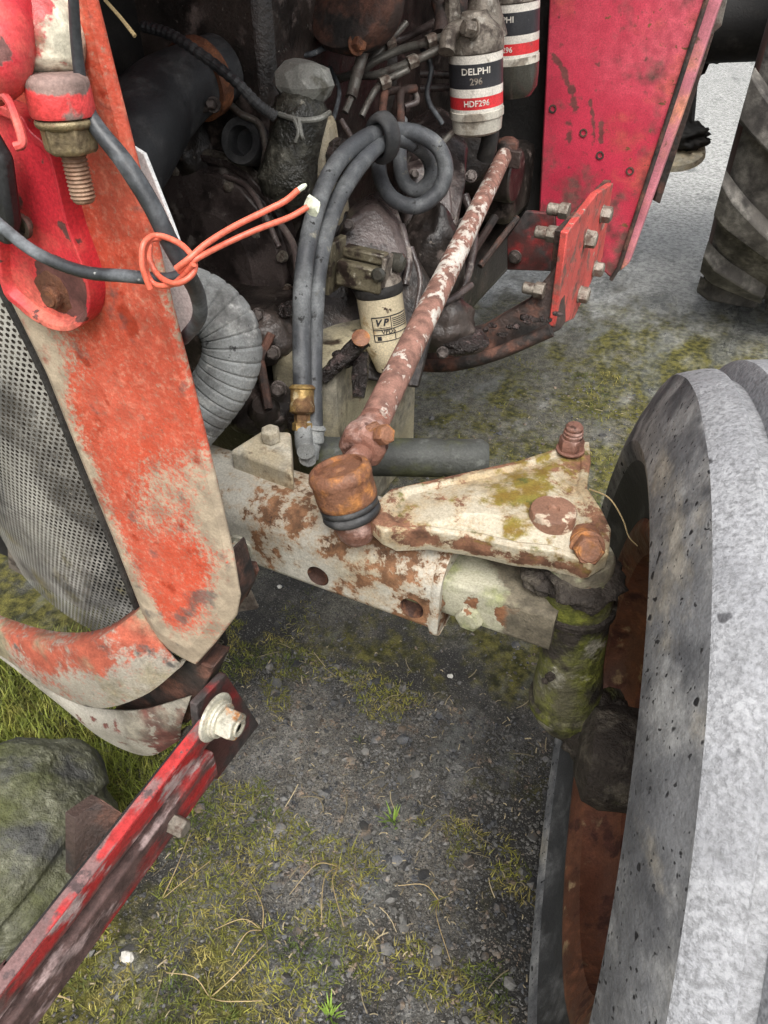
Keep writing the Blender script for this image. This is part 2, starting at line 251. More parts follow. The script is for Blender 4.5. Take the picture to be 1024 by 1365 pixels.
M['cab_side'] = mat('pale pink edge strip', (0.55, 0.20, 0.24), [dict(col=(0.6, 0.25, 0.16), sc=8, thr=.55, soft=.1), dict(col=(0.16, 0.09, 0.06), sc=40, thr=.66, soft=.04)], rough=.35, bump=.1)
M['plate_red'] = mat('coral red bolted plate', (0.55, 0.085, 0.07), [dict(col=(0.20, 0.09, 0.07), sc=30, thr=.57, soft=.06), dict(col=(0.4, 0.35, 0.28), sc=40, thr=.66, soft=.04)], rough=.5, bump=.3)
M['frame_dark'] = mat('dark rusty frame with dirt', (0.055, 0.036, 0.030), [dict(col=(0.14, 0.065, 0.045), sc=22, thr=.54, soft=.08), dict(col=(0.025, 0.022, 0.02), sc=16, thr=.56, soft=.08)], rough=.65, bump=.7)
M['tyre_side'] = mat('chalky grey speckled sidewall rubber', (0.165, 0.168, 0.174), [
    dict(col=(0.33, 0.33, 0.325), sc=14, thr=.53, soft=.10, det=6, rg=.65, var=.2), dict(col=(0.10, 0.102, 0.108), sc=20, thr=.55, soft=.10, det=6, var=.2),
    dict(col=(0.33, 0.305, 0.26), sc=16, thr=.63, soft=.07, det=6, st=(1, .5, 1)), dict(col=(0.016, 0.016, 0.018), sc=125, thr=.775, soft=.035, det=0, h=-.5),
    dict(col=(0.03, 0.03, 0.032), sc=200, thr=.70, soft=.03, det=1)], rough=.7, bump=.35, bsc=120, spec=.4, grain=.14)
M['tyre_tread'] = mat('scuffed pale tread rubber', (0.27, 0.275, 0.29), [
    dict(col=(0.33, 0.335, 0.345), sc=26, thr=.5, soft=.22, det=6, st=(1, .6, 1), var=.1), dict(col=(0.20, 0.203, 0.21), sc=230, thr=.55, soft=.16, det=4, h=-.4, var=.15),
    dict(col=(0.08, 0.08, 0.085), sc=70, thr=.76, soft=.03, det=1)], rough=.6, bump=.5, bsc=130, dist=.004, spec=.4, grain=.12)
M['tyre_shaded'] = mat('inner rubber darkened for shade', (0.045, 0.046, 0.048), [dict(col=(0.12, 0.12, 0.12), sc=16, thr=.56, soft=.1)], rough=.65, bump=.3)  # shade on the inner sidewall put into the rubber colour
M['rim'] = mat('rust brown wheel rim', (0.145, 0.052, 0.028), [dict(col=(0.21, 0.08, 0.04), sc=18, thr=.52, soft=.12), dict(col=(0.085, 0.03, 0.02), sc=26, thr=.58, soft=.06), dict(col=(0.36, 0.24, 0.13), sc=30, thr=.64, soft=.05)], rough=.42, bump=.35)
M['rear_tyre'] = mat('dusty dark rear tyre', (0.085, 0.077, 0.068), [dict(col=(0.17, 0.158, 0.14), sc=12, thr=.5, soft=.1, det=9), dict(col=(0.045, 0.04, 0.036), sc=9, thr=.55, soft=.1)], rough=.75, bump=.4)
M['rear_side'] = mat('dark brown inner sidewall', (0.075, 0.035, 0.028), rough=.7, bump=.3)  # inner sidewall darker and browner than the tread
M['stone'] = mat('grey green wet boulder', (0.095, 0.095, 0.06), [dict(col=(0.16, 0.16, 0.115), sc=90, thr=.55, soft=.1), dict(col=(0.06, 0.065, 0.022), sc=7, thr=.53, soft=.12), dict(col=(0.06, 0.06, 0.055), sc=14, thr=.58, soft=.08)], rough=.5, bump=1.0, bsc=70, dist=.008)
M['bonnet'] = mat('red bonnet', (0.45, 0.05, 0.035), rough=.4, bump=.1)
GA = (-0.6, -0.8, 0)
M['ground'] = mat('mossy packed gravel yard', (0.036, 0.034, 0.030), [
    dict(col=(0.18, 0.165, 0.14), sc=5, thr=.62, soft=.16, op=.8, sph=[((-.42, .55, 0), .05, .36, .28)]),  # paler ground under the axle, lightened against the tractor's shade
    dict(col=(0.14, 0.132, 0.10), sc=7, thr=.74, soft=.15, grads=[(YA, .7, 1.3, .4)], op=.85),
    dict(col=(0.016, 0.016, 0.015), sc=300, thr=.56, soft=.07, det=3, op=.8),
    dict(col=(0.26, 0.245, 0.21), sc=330, thr=.63, soft=.05, det=2, op=.7),
    dict(col=(0.060, 0.062, 0.010), sc=8, thr=.60, soft=.09, det=6, rg=.72, col2=(0.15, 0.135, 0.03), var=.6, rough=.95,
         grads=[(GA, -.10, .25, .26), (GA, -.35, -.15, -.05)], sph=[((-.1, 1.5, 0), .1, .8, .16), ((-.38, .52, 0), .08, .32, -.14), ((-.2, 1.1, 0), .1, .35, .10), ((.05, 2.45, 0), .1, .6, .32)]),
    dict(col=(0.44, 0.44, 0.42), sc=12, thr=.80, soft=.25, st=(1, .5, 1), det=3, grads=[(YA, 2.3, 3.1, .6)], rough=.12),  # pale wet concrete far back, sky reflection put into its colour
    dict(col=(0.15, 0.155, 0.145), sc=9, thr=.66, soft=.10, rough=.06, st=(1, .4, 1), sph=[((-.05, 2.6, 0), .1, .75, .16)], op=.8)],
    rough=.85, bump=.9, bsc=190, dist=.006, grain=.35, gsc=330)
M['pebble'] = mat('grey pebbles', (0.105, 0.101, 0.092), [dict(col=(0.06, 0.062, 0.066), sc=30, thr=.54, soft=.1), dict(col=(0.16, 0.12, 0.085), sc=35, thr=.6, soft=.08)], rough=.6, bump=.3, island=.75)
M['pale_pebble'] = mat('white quartz pebble', (0.62, 0.60, 0.54), rough=.6)
M['grass'] = mat('green grass', (0.17, 0.20, 0.032), [dict(col=(0.22, 0.21, 0.045), sc=25, thr=.55, soft=.1)], rough=.6, bump=0, island=.5)
M['moss'] = mat('yellow green moss and short weed', (0.17, 0.165, 0.030), [dict(col=(0.24, 0.20, 0.06), sc=22, thr=.54, soft=.1), dict(col=(0.06, 0.085, 0.012), sc=12, thr=.55, soft=.1)], rough=.8, bump=0, island=.6)
M['straw'] = mat('dry straw stalk', (0.40, 0.30, 0.15), rough=.7, bump=0)
M['litter'] = mat('straw bits', (0.26, 0.215, 0.13), rough=.7, bump=0, island=.7, var=.1)
M['leaf'] = mat('fresh weed leaf', (0.20, 0.30, 0.05), rough=.5, bump=0)

# ------------------------------------------------------------------ geometry helpers
def cat(pts, n=8):
    pts = [Vector(p) for p in pts]
    if len(pts) < 3: return [pts[0].lerp(pts[1], i / n) for i in range(n + 1)]
    e = [pts[0] * 2 - pts[1]] + pts + [pts[-1] * 2 - pts[-2]]; out = []
    for i in range(1, len(e) - 2):
        a, b, c, d = e[i - 1:i + 3]
        for k in range(n):
            t = k / n
            out.append(0.5 * (2 * b + (c - a) * t + (2 * a - 5 * b + 4 * c - d) * t * t + (3 * b - a - 3 * c + d) * t ** 3))
    return out + [pts[-1]]
def frame(d):
    d = Vector(d).normalized(); h = ZA if abs(d.z) < .9 else YA
    a = d.cross(h).normalized(); return a, d.cross(a).normalized(), d
def resample(pts, step):
    out = [pts[0]]; acc = 0.0
    for a, b in zip(pts, pts[1:]):
        L = (b - a).length; p = 0.0
        while acc + (L - p) >= step:
            p += step - acc; acc = 0.0; out.append(a.lerp(b, p / L))
        acc += L - p
    return out
class G:
    def __init__(s): s.v = []; s.f = []; s.mi = []
    def add(s, v, f, mi=0):
        o = len(s.v); s.v += [Vector(x) for x in v]; s.f += [[o + i for i in q] for q in f]; s.mi += [mi] * len(f); return s
    def tube(s, pts, r, n=12, sm=8, rf=None, mi=0, cap=True):
        p = cat(pts, sm) if sm else [Vector(q) for q in pts]; m = len(p); V = []; F = []
        t0 = (p[1] - p[0]).normalized(); a, b, _ = frame(t0)
        for i in range(m):
            t = (p[min(i + 1, m - 1)] - p[max(i - 1, 0)]).normalized()
            a = (a - t * a.dot(t)).normalized(); b = t.cross(a)
            k = i / (m - 1)
            if isinstance(r, (list, tuple)):
                x = k * (len(r) - 1); j = min(int(x), len(r) - 2); rr = r[j] + (r[j + 1] - r[j]) * (x - j)
            else: rr = r
            if rf: rr *= rf(i, k)
            for q in range(n):
                an = 2 * math.pi * q / n; V.append(p[i] + (a * math.cos(an) + b * math.sin(an)) * rr)
        for i in range(m - 1):
            for q in range(n): F.append([i * n + q, i * n + (q + 1) % n, (i + 1) * n + (q + 1) % n, (i + 1) * n + q])
        if cap: F.append(list(range(n))[::-1]); F.append([(m - 1) * n + q for q in range(n)])
        return s.add(V, F, mi)
    def lathe(s, o, ax, prof, n=28, mi=0, rf=None, cap=True, a0=0.0):
        a, b, d = frame(ax); o = Vector(o); V = []; F = []
        for j, (r, h) in enumerate(prof):
            for q in range(n):
                an = 2 * math.pi * q / n + a0; rr = r * (rf(an, h) if rf else 1)
                V.append(o + d * h + (a * math.cos(an) + b * math.sin(an)) * rr)
        for j in range(len(prof) - 1):
            for q in range(n): F.append([j * n + q, j * n + (q + 1) % n, (j + 1) * n + (q + 1) % n, (j + 1) * n + q])
        if cap: F.append(list(range(n))[::-1]); F.append([(len(prof) - 1) * n + q for q in range(n)])
        return s.add(V, F, mi)
    def box(s, c, dx, dy, dz, ax=(XA, YA, ZA), mi=0):
        c = Vector(c); a, b, d = [Vector(x).normalized() for x in ax]
        V = [c + a * (i * dx / 2) + b * (j * dy / 2) + d * (k * dz / 2) for i in (-1, 1) for j in (-1, 1) for k in (-1, 1)]
        return s.add(V, [[0, 1, 3, 2], [4, 6, 7, 5], [0, 4, 5, 1], [2, 3, 7, 6], [0, 2, 6, 4], [1, 5, 7, 3]], mi)
    def prism(s, poly, ext, mi=0):
        n = len(poly); poly = [Vector(p) for p in poly]; ext = Vector(ext)
        return s.add(poly + [p + ext for p in poly], [list(range(n)), [n + i for i in range(n)][::-1]] + [[i, (i + 1) % n, n + (i + 1) % n, n + i] for i in range(n)], mi)
    def loft(s, rows, mi=0, close=False):
        n = len(rows[0]); V = [p for r in rows for p in r]; F = []
        for i in range(len(rows) - 1):
            for q in range(n if close else n - 1): F.append([i * n + q, i * n + (q + 1) % n, (i + 1) * n + (q + 1) % n, (i + 1) * n + q])
        return s.add(V, F, mi)
    def hexb(s, o, d, af, h, wr=0, wh=.003, shaft=0, sh=0, a0=0.0, mi=0, dome=True):
        rr = af / 2 / math.cos(math.pi / 6); o = Vector(o); d = Vector(d).normalized()
        z = 0
        if wr: s.lathe(o, d, [(wr * .96, 0), (wr, .0006), (wr, wh - .0006), (wr * .95, wh)], 20, mi); z = wh
        s.lathe(o, d, [(rr, z - .001), (rr, z + h * .82), (rr * .9, z + h)] , 6, mi, a0=a0)
        if dome: s.lathe(o, d, [(af * .44, z + h - .0004), (af * .40, z + h + .0012)], 14, mi)
        if shaft: s.lathe(o, d, [(shaft, z + h), (shaft, z + h + sh - .002), (shaft * .8, z + h + sh)], 14, mi)
        return s
WL = {}
def make(name, g, m, parent=None, bevel=0, bseg=2, angle=38, label=None, sub=0, solid=0, recalc=True, wn=False):
    mats = m if isinstance(m, (list, tuple)) else [m]
    c = sum(g.v, Vector()) / len(g.v)
    me = bpy.data.meshes.new(name); me.from_pydata([tuple(v - c) for v in g.v], [], g.f)
    for q in mats: me.materials.append(M[q])
    me.polygons.foreach_set('material_index', g.mi)
    if recalc:
        bm = bmesh.new(); bm.from_mesh(me); bmesh.ops.recalc_face_normals(bm, faces=bm.faces); bm.to_mesh(me); bm.free()
    me.polygons.foreach_set('use_smooth', [True] * len(me.polygons)); me.set_sharp_from_angle(angle=R_(angle))
    o = bpy.data.objects.new(name, me); COL.objects.link(o); place(o, c, parent)
    if solid:
        q = o.modifiers.new('thick', 'SOLIDIFY'); q.thickness = solid; q.offset = 0
    if bevel:
        q = o.modifiers.new('bevel', 'BEVEL'); q.width = bevel; q.segments = bseg; q.limit_method = 'ANGLE'; q.angle_limit = R_(30)
    if sub:
        q = o.modifiers.new('sub', 'SUBSURF'); q.levels = sub; q.render_levels = sub
    if wn:
        q = o.modifiers.new('wn', 'WEIGHTED_NORMAL'); q.keep_sharp = True
    if label: o['label'] = label
    return o
def place(o, w, parent):
    w = Vector(w); WL[o.name] = w
    if parent is not None: o.parent = parent; o.location = w - WL[parent.name]
    else: o.location = w
def empty(name, loc, parent=None):
    o = bpy.data.objects.new(name, None); COL.objects.link(o); o.empty_display_size = .05; place(o, loc, parent); return o
def dupe(o, w, parent, rot=None):
    c = o.copy(); COL.objects.link(c); place(c, w, parent)
    if rot is not None: c.rotation_euler = rot
    return c
def lump(c, rx, ry, rz, amp=.25, sc=3.0, sub=4, seed=0, ax=(XA, YA, ZA), oct_=3):
    bm = bmesh.new(); bmesh.ops.create_icosphere(bm, subdivisions=sub, radius=1); g = G()
    for v in bm.verts:
        n = noise.fractal(v.co * sc + Vector((seed * 7.1, seed * 3.3, seed)), 1.0, 2.0, oct_)
        v.co *= 1 + amp * n
    bm.verts.index_update()
    a, b, d = [Vector(x).normalized() for x in ax]
    g.add([Vector(c) + a * v.co.x * rx + b * v.co.y * ry + d * v.co.z * rz for v in bm.verts], [[v.index for v in f.verts] for f in bm.faces]); bm.free()
    return g
def lettering(txt, size, mt, parent, mapper, bold=0.0, name='lettering', bl=0, xs=1.0, shear=0):
    cu = bpy.data.curves.new('txt', 'FONT'); cu.body = txt; cu.size = size; cu.align_x = 'CENTER'; cu.align_y = 'CENTER'; cu.offset = bold; cu.resolution_u = 3; cu.shear = shear
    t = bpy.data.objects.new('txt', cu); COL.objects.link(t)
    dg = bpy.context.evaluated_depsgraph_get(); me = bpy.data.meshes.new_from_object(t.evaluated_get(dg))
    g = G(); g.add([mapper(v.co.x * xs, v.co.y) for v in me.vertices], [list(p.vertices) for p in me.polygons])
    bpy.data.objects.remove(t); bpy.data.curves.remove(cu); bpy.data.meshes.remove(me)
    return make(name, g, mt, parent, recalc=False)
def thing(o, label, cat_, kind=None, group=None):
    o['label'] = label
    if cat_: o['category'] = cat_
    if kind: o['kind'] = kind
    if group: o['group'] = group
    return o

# ================================================================== GROUND
def axis_pts(lo, hi, flo, fhi, step):
    a = [lo, lo * .5 + flo * .5, flo - 2] ; x = flo
    while x < fhi: a.append(x); x += step
    return a + [fhi, fhi + 2, fhi * .5 + hi * .5, hi]
def gz(x, y):
    w = 1.0 if (-2 < x < 2 and -1 < y < 4) else 0
    return w * (noise.fractal(Vector((x * 2.2, y * 2.2, 0)), 1, 2, 5) * .007 + noise.fractal(Vector((x * 14, y * 14, 3)), 1, 2, 3) * .0025)
xs = axis_pts(-80, 80, -2.0, 1.8, .022); ys = axis_pts(-80, 120, -.9, 3.6, .022)
g = G(); n = len(xs)
g.add([(x, y, gz(x, y)) for y in ys for x in xs], [[j * n + i, j * n + i + 1, (j + 1) * n + i + 1, (j + 1) * n + i] for j in range(len(ys) - 1) for i in range(n - 1)])
ground = make('ground', g, 'ground', recalc=False, angle=80); thing(ground, 'packed gravel yard with moss and wet patches', None, 'structure')

# ================================================================== TRACTOR
TR = empty('tractor', (-.58, .55, 0))
thing(TR, 'old red tractor with rusty cream front axle and open engine bay', 'tractor')

# ---- front axle
def sect(X, pts): return [Vector((X, y, z)) for (y, z) in pts]
def rsec(y0, y1, z0, z1, r, n=5, rt=None):
    out = []; rt = r if rt is None else rt
    for (cy, cz, a0, rr) in ((y1, z1, 0, rt), (y0, z1, 90, rt), (y0, z0, 180, r), (y1, z0, 270, r)):
        sy = -1 if cy == y1 else 1; sz = -1 if cz == z1 else 1
        for k in range(n + 1):
            a = R_(a0 + 90 * k / n); out.append((cy + sy * rr + math.cos(a) * rr, cz + sz * rr + math.sin(a) * rr))
    return out
SEC = rsec(.497, .60, .556, .652, .012, 5, .036)
g = G(); Xs = [-1.05, -.8, -.6, -.45, -.35, -.25, -.19]
g.loft([sect(x, SEC) for x in Xs] , close=True); g.add(sect(-1.05, SEC), [list(range(len(SEC)))])
lip = rsec(.494, .603, .550, .656, .012, 5, .038)
g.loft([sect(-.19, SEC), sect(-.187, lip), sect(-.181, lip), sect(-.178, [(y * .985 + .008, z * .985 + .009) for y, z in lip])], close=True)
g.add(sect(-.179, [(y * .985 + .008, z * .985 + .009) for y, z in lip]), [list(range(len(lip)))])
AX = make('axle_beam', g, 'cream_rust', TR, angle=50, label='grey cream axle beam blotched with rust')
def cut(o, c, d, r, dep_):
    k = G(); k.lathe(Vector(c) - Vector(d) * .02, d, [(r, 0), (r, .02 + dep_)], 28); h = make('cutter', k, 'rust')
    q = o.modifiers.new('hole', 'BOOLEAN'); q.object = h; q.solver = 'EXACT'
    bpy.context.view_layer.update(); dg = bpy.context.evaluated_depsgraph_get(); me = bpy.data.meshes.new_from_object(o.evaluated_get(dg)); o.modifiers.clear(); me.set_sharp_from_angle(angle=R_(40)); o.data = me; bpy.data.objects.remove(h); q = o.modifiers.new('wn', 'WEIGHTED_NORMAL'); q.keep_sharp = True
for (u, v) in ((424, 768), (549, 811)):
    c = P(u, v, Y=.4968); g = G(); cut(AX, c, YA, .0135, .014)
    g.lathe(c, -YA, [(.0136, .0004), (.0128, -.0005), (.0118, -.010), (.0005, -.0125)], 24, cap=False)
    make('hole', g, 'hole_dark', AX, label='round rusty hole in the beam face')
c = P(322, 728, Y=.497); g = G(); g.hexb(c, -YA, .019, .011, .0165, .004); make('bolt', g, 'zinc', AX, bevel=.0008, label='pale bolt head beside the orange pillar')
# cream triangular bracket on top of the beam
bz = .655
g = G(); tri = [P(306, 600, z=bz + .022), P(350, 572, z=bz + .03), P(388, 575, z=bz + .03), P(390, 630, z=bz + .022)]
g.prism(tri, (0, 0, -.03)); BR = make('bracket', g, 'cream', AX, bevel=.004, bseg=3, label='cream wedge bracket on top of the axle')
c = P(362, 585, z=bz + .029); g = G(); g.hexb(c, (0, -.1, 1), .020, .014); make('bolt', g, 'cream', BR, bevel=.001) if False else make('bracket_bolt', g, 'cream', AX, bevel=.001)
# beam extension
SE2 = rsec(.505, .588, .582, .632, .005, 3)
g = G(); g.loft([sect(x, SE2) for x in (-.25, -.17, -.12, -.062)], close=True); g.add(sect(-.062, SE2), [list(range(len(SE2)))])
make('beam_extension', g, 'extension', AX, angle=50, label='narrower mossy cream extension sliding out of the beam')
c = P(627, 818, Y=.505); g = G(); g.hexb(c + Vector((0, .006, -.006)), -YA, .026, .013, .0, .003); make('bolt', g, 'extension', AX, bevel=.001, label='cream hex bolt under the extension')

# ---- kingpin with its tube, mud
k0, k1 = P(772, 775, z=.645), P(752, 962, z=.425)
kd = (k1 - k0).normalized()
g = G(); rn = lambda i, k: 1 + .05 * noise.noise(Vector((k * 9, i * .7, 1)))
Lk = (k1 - k0).length
g.lathe(k0, kd, [(.030, -.012), (.036, 0), (.036, Lk * .2), (.0345, Lk * .35), (.035, Lk * .55), (.038, Lk * .68), (.039, Lk * .8), (.036, Lk * .92), (.026, Lk)], 26,
        rf=lambda a, h: 1 + .07 * noise.noise(Vector((math.cos(a) * 2, math.sin(a) * 2, h * 28))))
KP = make('kingpin_tube', g, 'kingpin', TR, angle=70, label='moss covered kingpin tube beside the wheel')
for i, (u, v, zz, rx, ry, rz, sd_) in enumerate(((772, 772, .652, .040, .036, .016, 1), (735, 765, .645, .03, .03, .012, 2), (808, 965, .45, .034, .036, .040, 3), (790, 988, .43, .028, .03, .026, 4), (815, 1000, .43, .03, .03, .024, 6), (800, 780, .62, .02, .03, .03, 5))):
    make('mud_lump', lump(P(u, v, z=zz), rx, ry, rz, .3, 2.0, 4, sd_, oct_=4), 'mud', KP, angle=180)
g = G(); kk = k0 + kd * (Lk * .12); g.lathe(kk, kd, [(.036, 0), (.0395, .002), (.0395, .008), (.037, .010)], 28); make('dust_ring', g, 'mud', KP)
g = G(); kk = k0 + kd * (Lk * .78); g.lathe(kk, kd, [(.039, 0), (.0425, .003), (.0425, .012), (.039, .015)], 28); make('collar', g, 'kingpin', KP)
g = G(); kk = k0 + kd * (Lk * .5) + Vector((-.012, -.033, 0)); g.hexb(kk, (-.35, -.9, .1), .009, .006); g.lathe(kk, (-.35, -.9, .1), [(.003, .005), (.003, .010), (.0042, .012), (.002, .015)], 10); make('grease_nipple', g, 'mud', KP)
# hub and stub axle
WA = Vector((math.cos(.20), math.sin(.20), 0)); WC = Vector((-.008, .503, .447))
g = G(); g.lathe(WC, WA, [(.03, .0), (.05, .01), (.055, .03), (.055, .06), (.05, .09), (.075, .12), (.08, .15)], 28, rf=lambda a, h: 1 + .12 * noise.noise(Vector((math.cos(a) * 2, math.sin(a) * 2, h * 30)))); make('hub', g, 'mud', TR)
g = G(); g.tube([P(772, 962, z=.43), WC + WA * .05], [.030, .036, .04], 16, 8, rf=lambda i, k: 1 + .1 * noise.noise(Vector((i * .8, 0, 5)))); make('stub_axle', g, 'mud', TR)

# ---- steering arm
top = [P(498, 672, z=.697), P(520, 652, z=.697), P(600, 634, z=.699), P(690, 614, z=.702), P(735, 600, z=.704), P(760, 588, z=.704), P(786, 588, z=.704), P(788, 615, z=.703), P(783, 650, z=.703),
       P(803, 680, z=.702), P(815, 705, z=.700), P(812, 738, z=.698), P(788, 752, z=.697), P(740, 735, z=.700), P(690, 730, z=.700), P(630, 716, z=.698), P(560, 706, z=.696), P(510, 708, z=.696), P(492, 692, z=.696)]
g = G(); cx = sum(top, Vector()) / len(top); cx = P(690, 672, z=.707)
rim_ = [p.copy() for p in top]; n = len(top)
inn = [p.lerp(cx, .12) + Vector((0, 0, .001)) for p in rim_]; in2 = [p.lerp(cx, .17) - Vector((0, 0, .0035)) for p in rim_]; in3 = [p.lerp(cx, .62) + Vector((0, 0, .0015)) for p in rim_]; low = [p - Vector((0, 0, .018)) for p in rim_]; bot = [p.lerp(cx, .10) - Vector((0, 0, .030)) for p in rim_]
g.loft([bot, low, rim_, inn, in2, in3], close=True); g.add(in3, [list(range(n))]); g.add(bot, [list(range(n))[::-1]])
ARM = make('steering_arm', g, 'arm', TR, bevel=.0022, bseg=2, angle=35, label='flaking cream steering arm with yellow moss')
g = G(); c = P(775, 742, z=.672); g.lathe(c, -ZA, [(.030, -.006), (.033, 0), (.033, .022), (.030, .024)], 30); make('clamp_boss', g, 'extension', ARM, bevel=.001, angle=40)
c = P(737, 686, z=.708); g = G(); g.lathe(c, ZA, [(.0225, -.008), (.0228, .004), (.0215, .0066), (.019, .0074), (.006, .0076), (.0045, .0052), (.001, .005)], 32)
make('pin_cap', g, 'rod_cap', ARM, label='round cap with a small centre hole')
c = P(760, 600, z=.706); g = G(); g.hexb(c, ZA, .024, .014, .0155, .003, .0085, .012); g.lathe(c + Vector((0, 0, .0175)), ZA, [(.0105, 0), (.011, .004), (.009, .005), (.0105, .006), (.0105, .008), (.0085, .009), (.0095, .0105), (.0095, .0125), (.007, .0155)], 16)
make('stud_nut', g, 'rod_end', ARM, bevel=.0006, label='rusty stud and nut at the arm corner')
dep = (P(788, 735, z=.69) - C0).dot(CF); c = P(782, 728, d=dep - .004); dv = (P(800, 742, d=.62) - P(770, 722, d=.68)).normalized(); dv = Vector((.25, -.80, .45)).normalized()
g = G(); g.lathe(c, dv, [(.018, -.02), (.0165, 0)], 18); g.hexb(c + dv * .004, dv, .025, .014, .0165, .003); make('clamp_bolt', g, 'rust_bright', ARM, bevel=.0008, label='rusty hex bolt on the front corner of the arm')

g = G(); g.tube([P(786, 652, z=.706), P(812, 664, z=.715), P(830, 692, z=.70), P(838, 715, z=.69), P(850, 728, z=.69)], [.0008, .0006], 6); make('dry_stem', g, 'straw', ARM)
# ---- ball joint
b0, b1 = P(450, 620, z=.745), P(485, 710, z=.676)
bd = (b0 - b1).normalized(); bd = (bd + ZA * .4).normalized()
Lb = .066; bb = b0 - bd * Lb
g = G(); R0 = .0305
g.lathe(bb, bd, [(.014, -.02), (.019, -.012), (.022, .0), (.024, .008)], 28, mi=0)
BJ = make('ball_joint', g, 'rod_end', TR, label='rusty ball joint housing')
g = G(); g.lathe(bb, bd, [(.0265, .024), (R0 * .98, .027), (R0, .032), (R0, .05), (R0 * 1.03, .052), (R0 * 1.04, .057), (R0 * .98, .0625), (R0 * .86, .065), (R0 * .80, .0648), (R0 * .78, .0605), (R0 * .5, .0615), (R0 * .24, .062), (R0 * .2, .0635), (.002, .064)], 36,
               rf=lambda a, h: 1 + .012 * noise.noise(Vector((math.cos(a) * 3, math.sin(a) * 3, h * 60)))); make('socket_cap', g, 'rust_bright', BJ, angle=45, label='orange rusted round socket cap')
g = G(); g.lathe(bb, bd, [(.022, .006), (.027, .008), (.0300, .012), (.0295, .017), (.026, .0185), (.0292, .020), (.0298, .024), (.026, .028)], 32); make('rubber_boot', g, 'rubber', BJ, angle=80)

# ---- drag rod
r0, r1 = P(500, 560, d=.80), P(672, 208, d=1.36)
rd = (r1 - r0).normalized()
g = G(); g.tube([r0, r0.lerp(r1, .5), r1], [.0168, .0165, .0155, .0145], 20, 6)
RD = make('drag_rod', g, 'rod', TR, angle=60, label='long steering rod with flaking white paint')
g = G(); g.tube([P(466, 622, z=.722), P(488, 596, d=.785), r0 + rd * .01], [.0125, .0135], 16, 4); make('rod_stem', g, 'rod_end', RD, angle=60)
c = P(486, 590, d=.785); a, b, d = frame(rd)
g = G(); g.lathe(c - rd * .012, rd, [(.021, -.004), (.026, 0), (.027, .012), (.025, .022), (.0215, .03), (.018, .05)], 8); make('clamp', g, 'rod_end', RD, bevel=.003)
c = P(505, 580, d=.765); dv = Vector((.75, -.3, .45)).normalized(); g = G(); g.hexb(c - dv * .014, dv, .026, .01, .0, .003); g.hexb(c + dv * .004, dv, .019, .012)
make('clamp_bolt', g, 'rust_bright', RD, bevel=.0007, label='orange rusted clamp bolt')
g = G(); e2 = P(677, 197, d=1.38); g.tube([r1, e2], .013, 12, 3); g.lathe(e2, ZA, [(.016, -.03), (.02, -.015), (.02, .012), (.01, .018)], 14); g.box(P(684, 212, d=1.36), .03, .012, .03); make('far_ball_joint', g, 'frame_dark', RD, bevel=.002)

# ---- mossy tube behind the axle
t0, t1 = P(400, 607, z=.60), P(650, 612, z=.60)
td = (t1 - t0)
g = G(); g.tube([t0.lerp(t1, k) for k in (0, .02, .3, .7, .78, .785, .8, .97, 1)], 1.0, 20, 0, rf=None) if False else None
prof = [(.014, 0), (.027, .004), (.0285, .012), (.027, .02), (.0255, .04), (.0255, .185), (.0235, .19), (.0255, .195), (.026, td.length - .008), (.021, td.length)]
g.lathe(t0, td, prof, 24, rf=lambda a, h: 1 + .03 * noise.noise(Vector((math.cos(a) * 2, math.sin(a) * 2, h * 30))))
make('steering_cylinder', g, 'tube_moss' if 'tube_moss' in M else 'hose', TR, angle=50, label='dark mossy tube lying behind the axle')

# ================================================================== FRONT WHEEL
FW = empty('front_wheel', WC - Vector((0, 0, .447)), TR)
half = [(.232, .052), (.242, .040), (.252, .033), (.275, .030), (.300, .022), (.322, .008), (.334, .0015), (.342, .000), (.36, .004), (.385, .013), (.402, .021), (.4085, .024)]
tread = [(.4112, .0252), (.4128, .0275), (.4165, .037), (.4200, .047), (.4212, .0535), (.420, .0555), (.4130, .0575), (.4125, .069), (.423, .072), (.4320, .078), (.4365, .11)]
full = [(r, o, 0) for r, o in half] + [(r, o, 1) for r, o in tread]
full += [(r, .22 - o, 1) for r, o in tread[:-1][::-1]] + [(r, .22 - o, 0) for r, o in half[::-1]]
g = G(); NS = 160; a, b, d = frame(WA)
V = []
for i, (r, o, t_) in enumerate(full):
    for q in range(NS):
        an = 2 * math.pi * q / NS
        rr = r
        if t_: rr += .0012 * noise.noise(Vector((math.cos(an) * 9, math.sin(an) * 9, o * 60)))
        V.append(WC + d * o + (a * math.cos(an) + b * math.sin(an)) * rr)
F = [[i * NS + q, i * NS + (q + 1) % NS, (i + 1) * NS + (q + 1) % NS, (i + 1) * NS + q] for i in range(len(full) - 1) for q in range(NS)]
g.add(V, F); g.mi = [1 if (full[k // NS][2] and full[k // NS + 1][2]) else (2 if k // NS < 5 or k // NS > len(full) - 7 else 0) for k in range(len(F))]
make('tyre', g, ['tyre_side', 'tyre_tread', 'tyre_shaded'], FW, angle=22, label='big worn front tyre chalky grey and speckled')
g = G(); rp = [(.262, .030), (.256, .0275), (.248, .028), (.238, .034), (.226, .042), (.224, .060), (.214, .075), (.196, .085), (.194, .118), (.18, .128), (.12, .135), (.09, .12), (.05, .12)]
g.lathe(WC, WA, rp, 96, cap=False); make('rim', g, 'rim', FW, angle=40, solid=.003, label='rust brown steel rim')

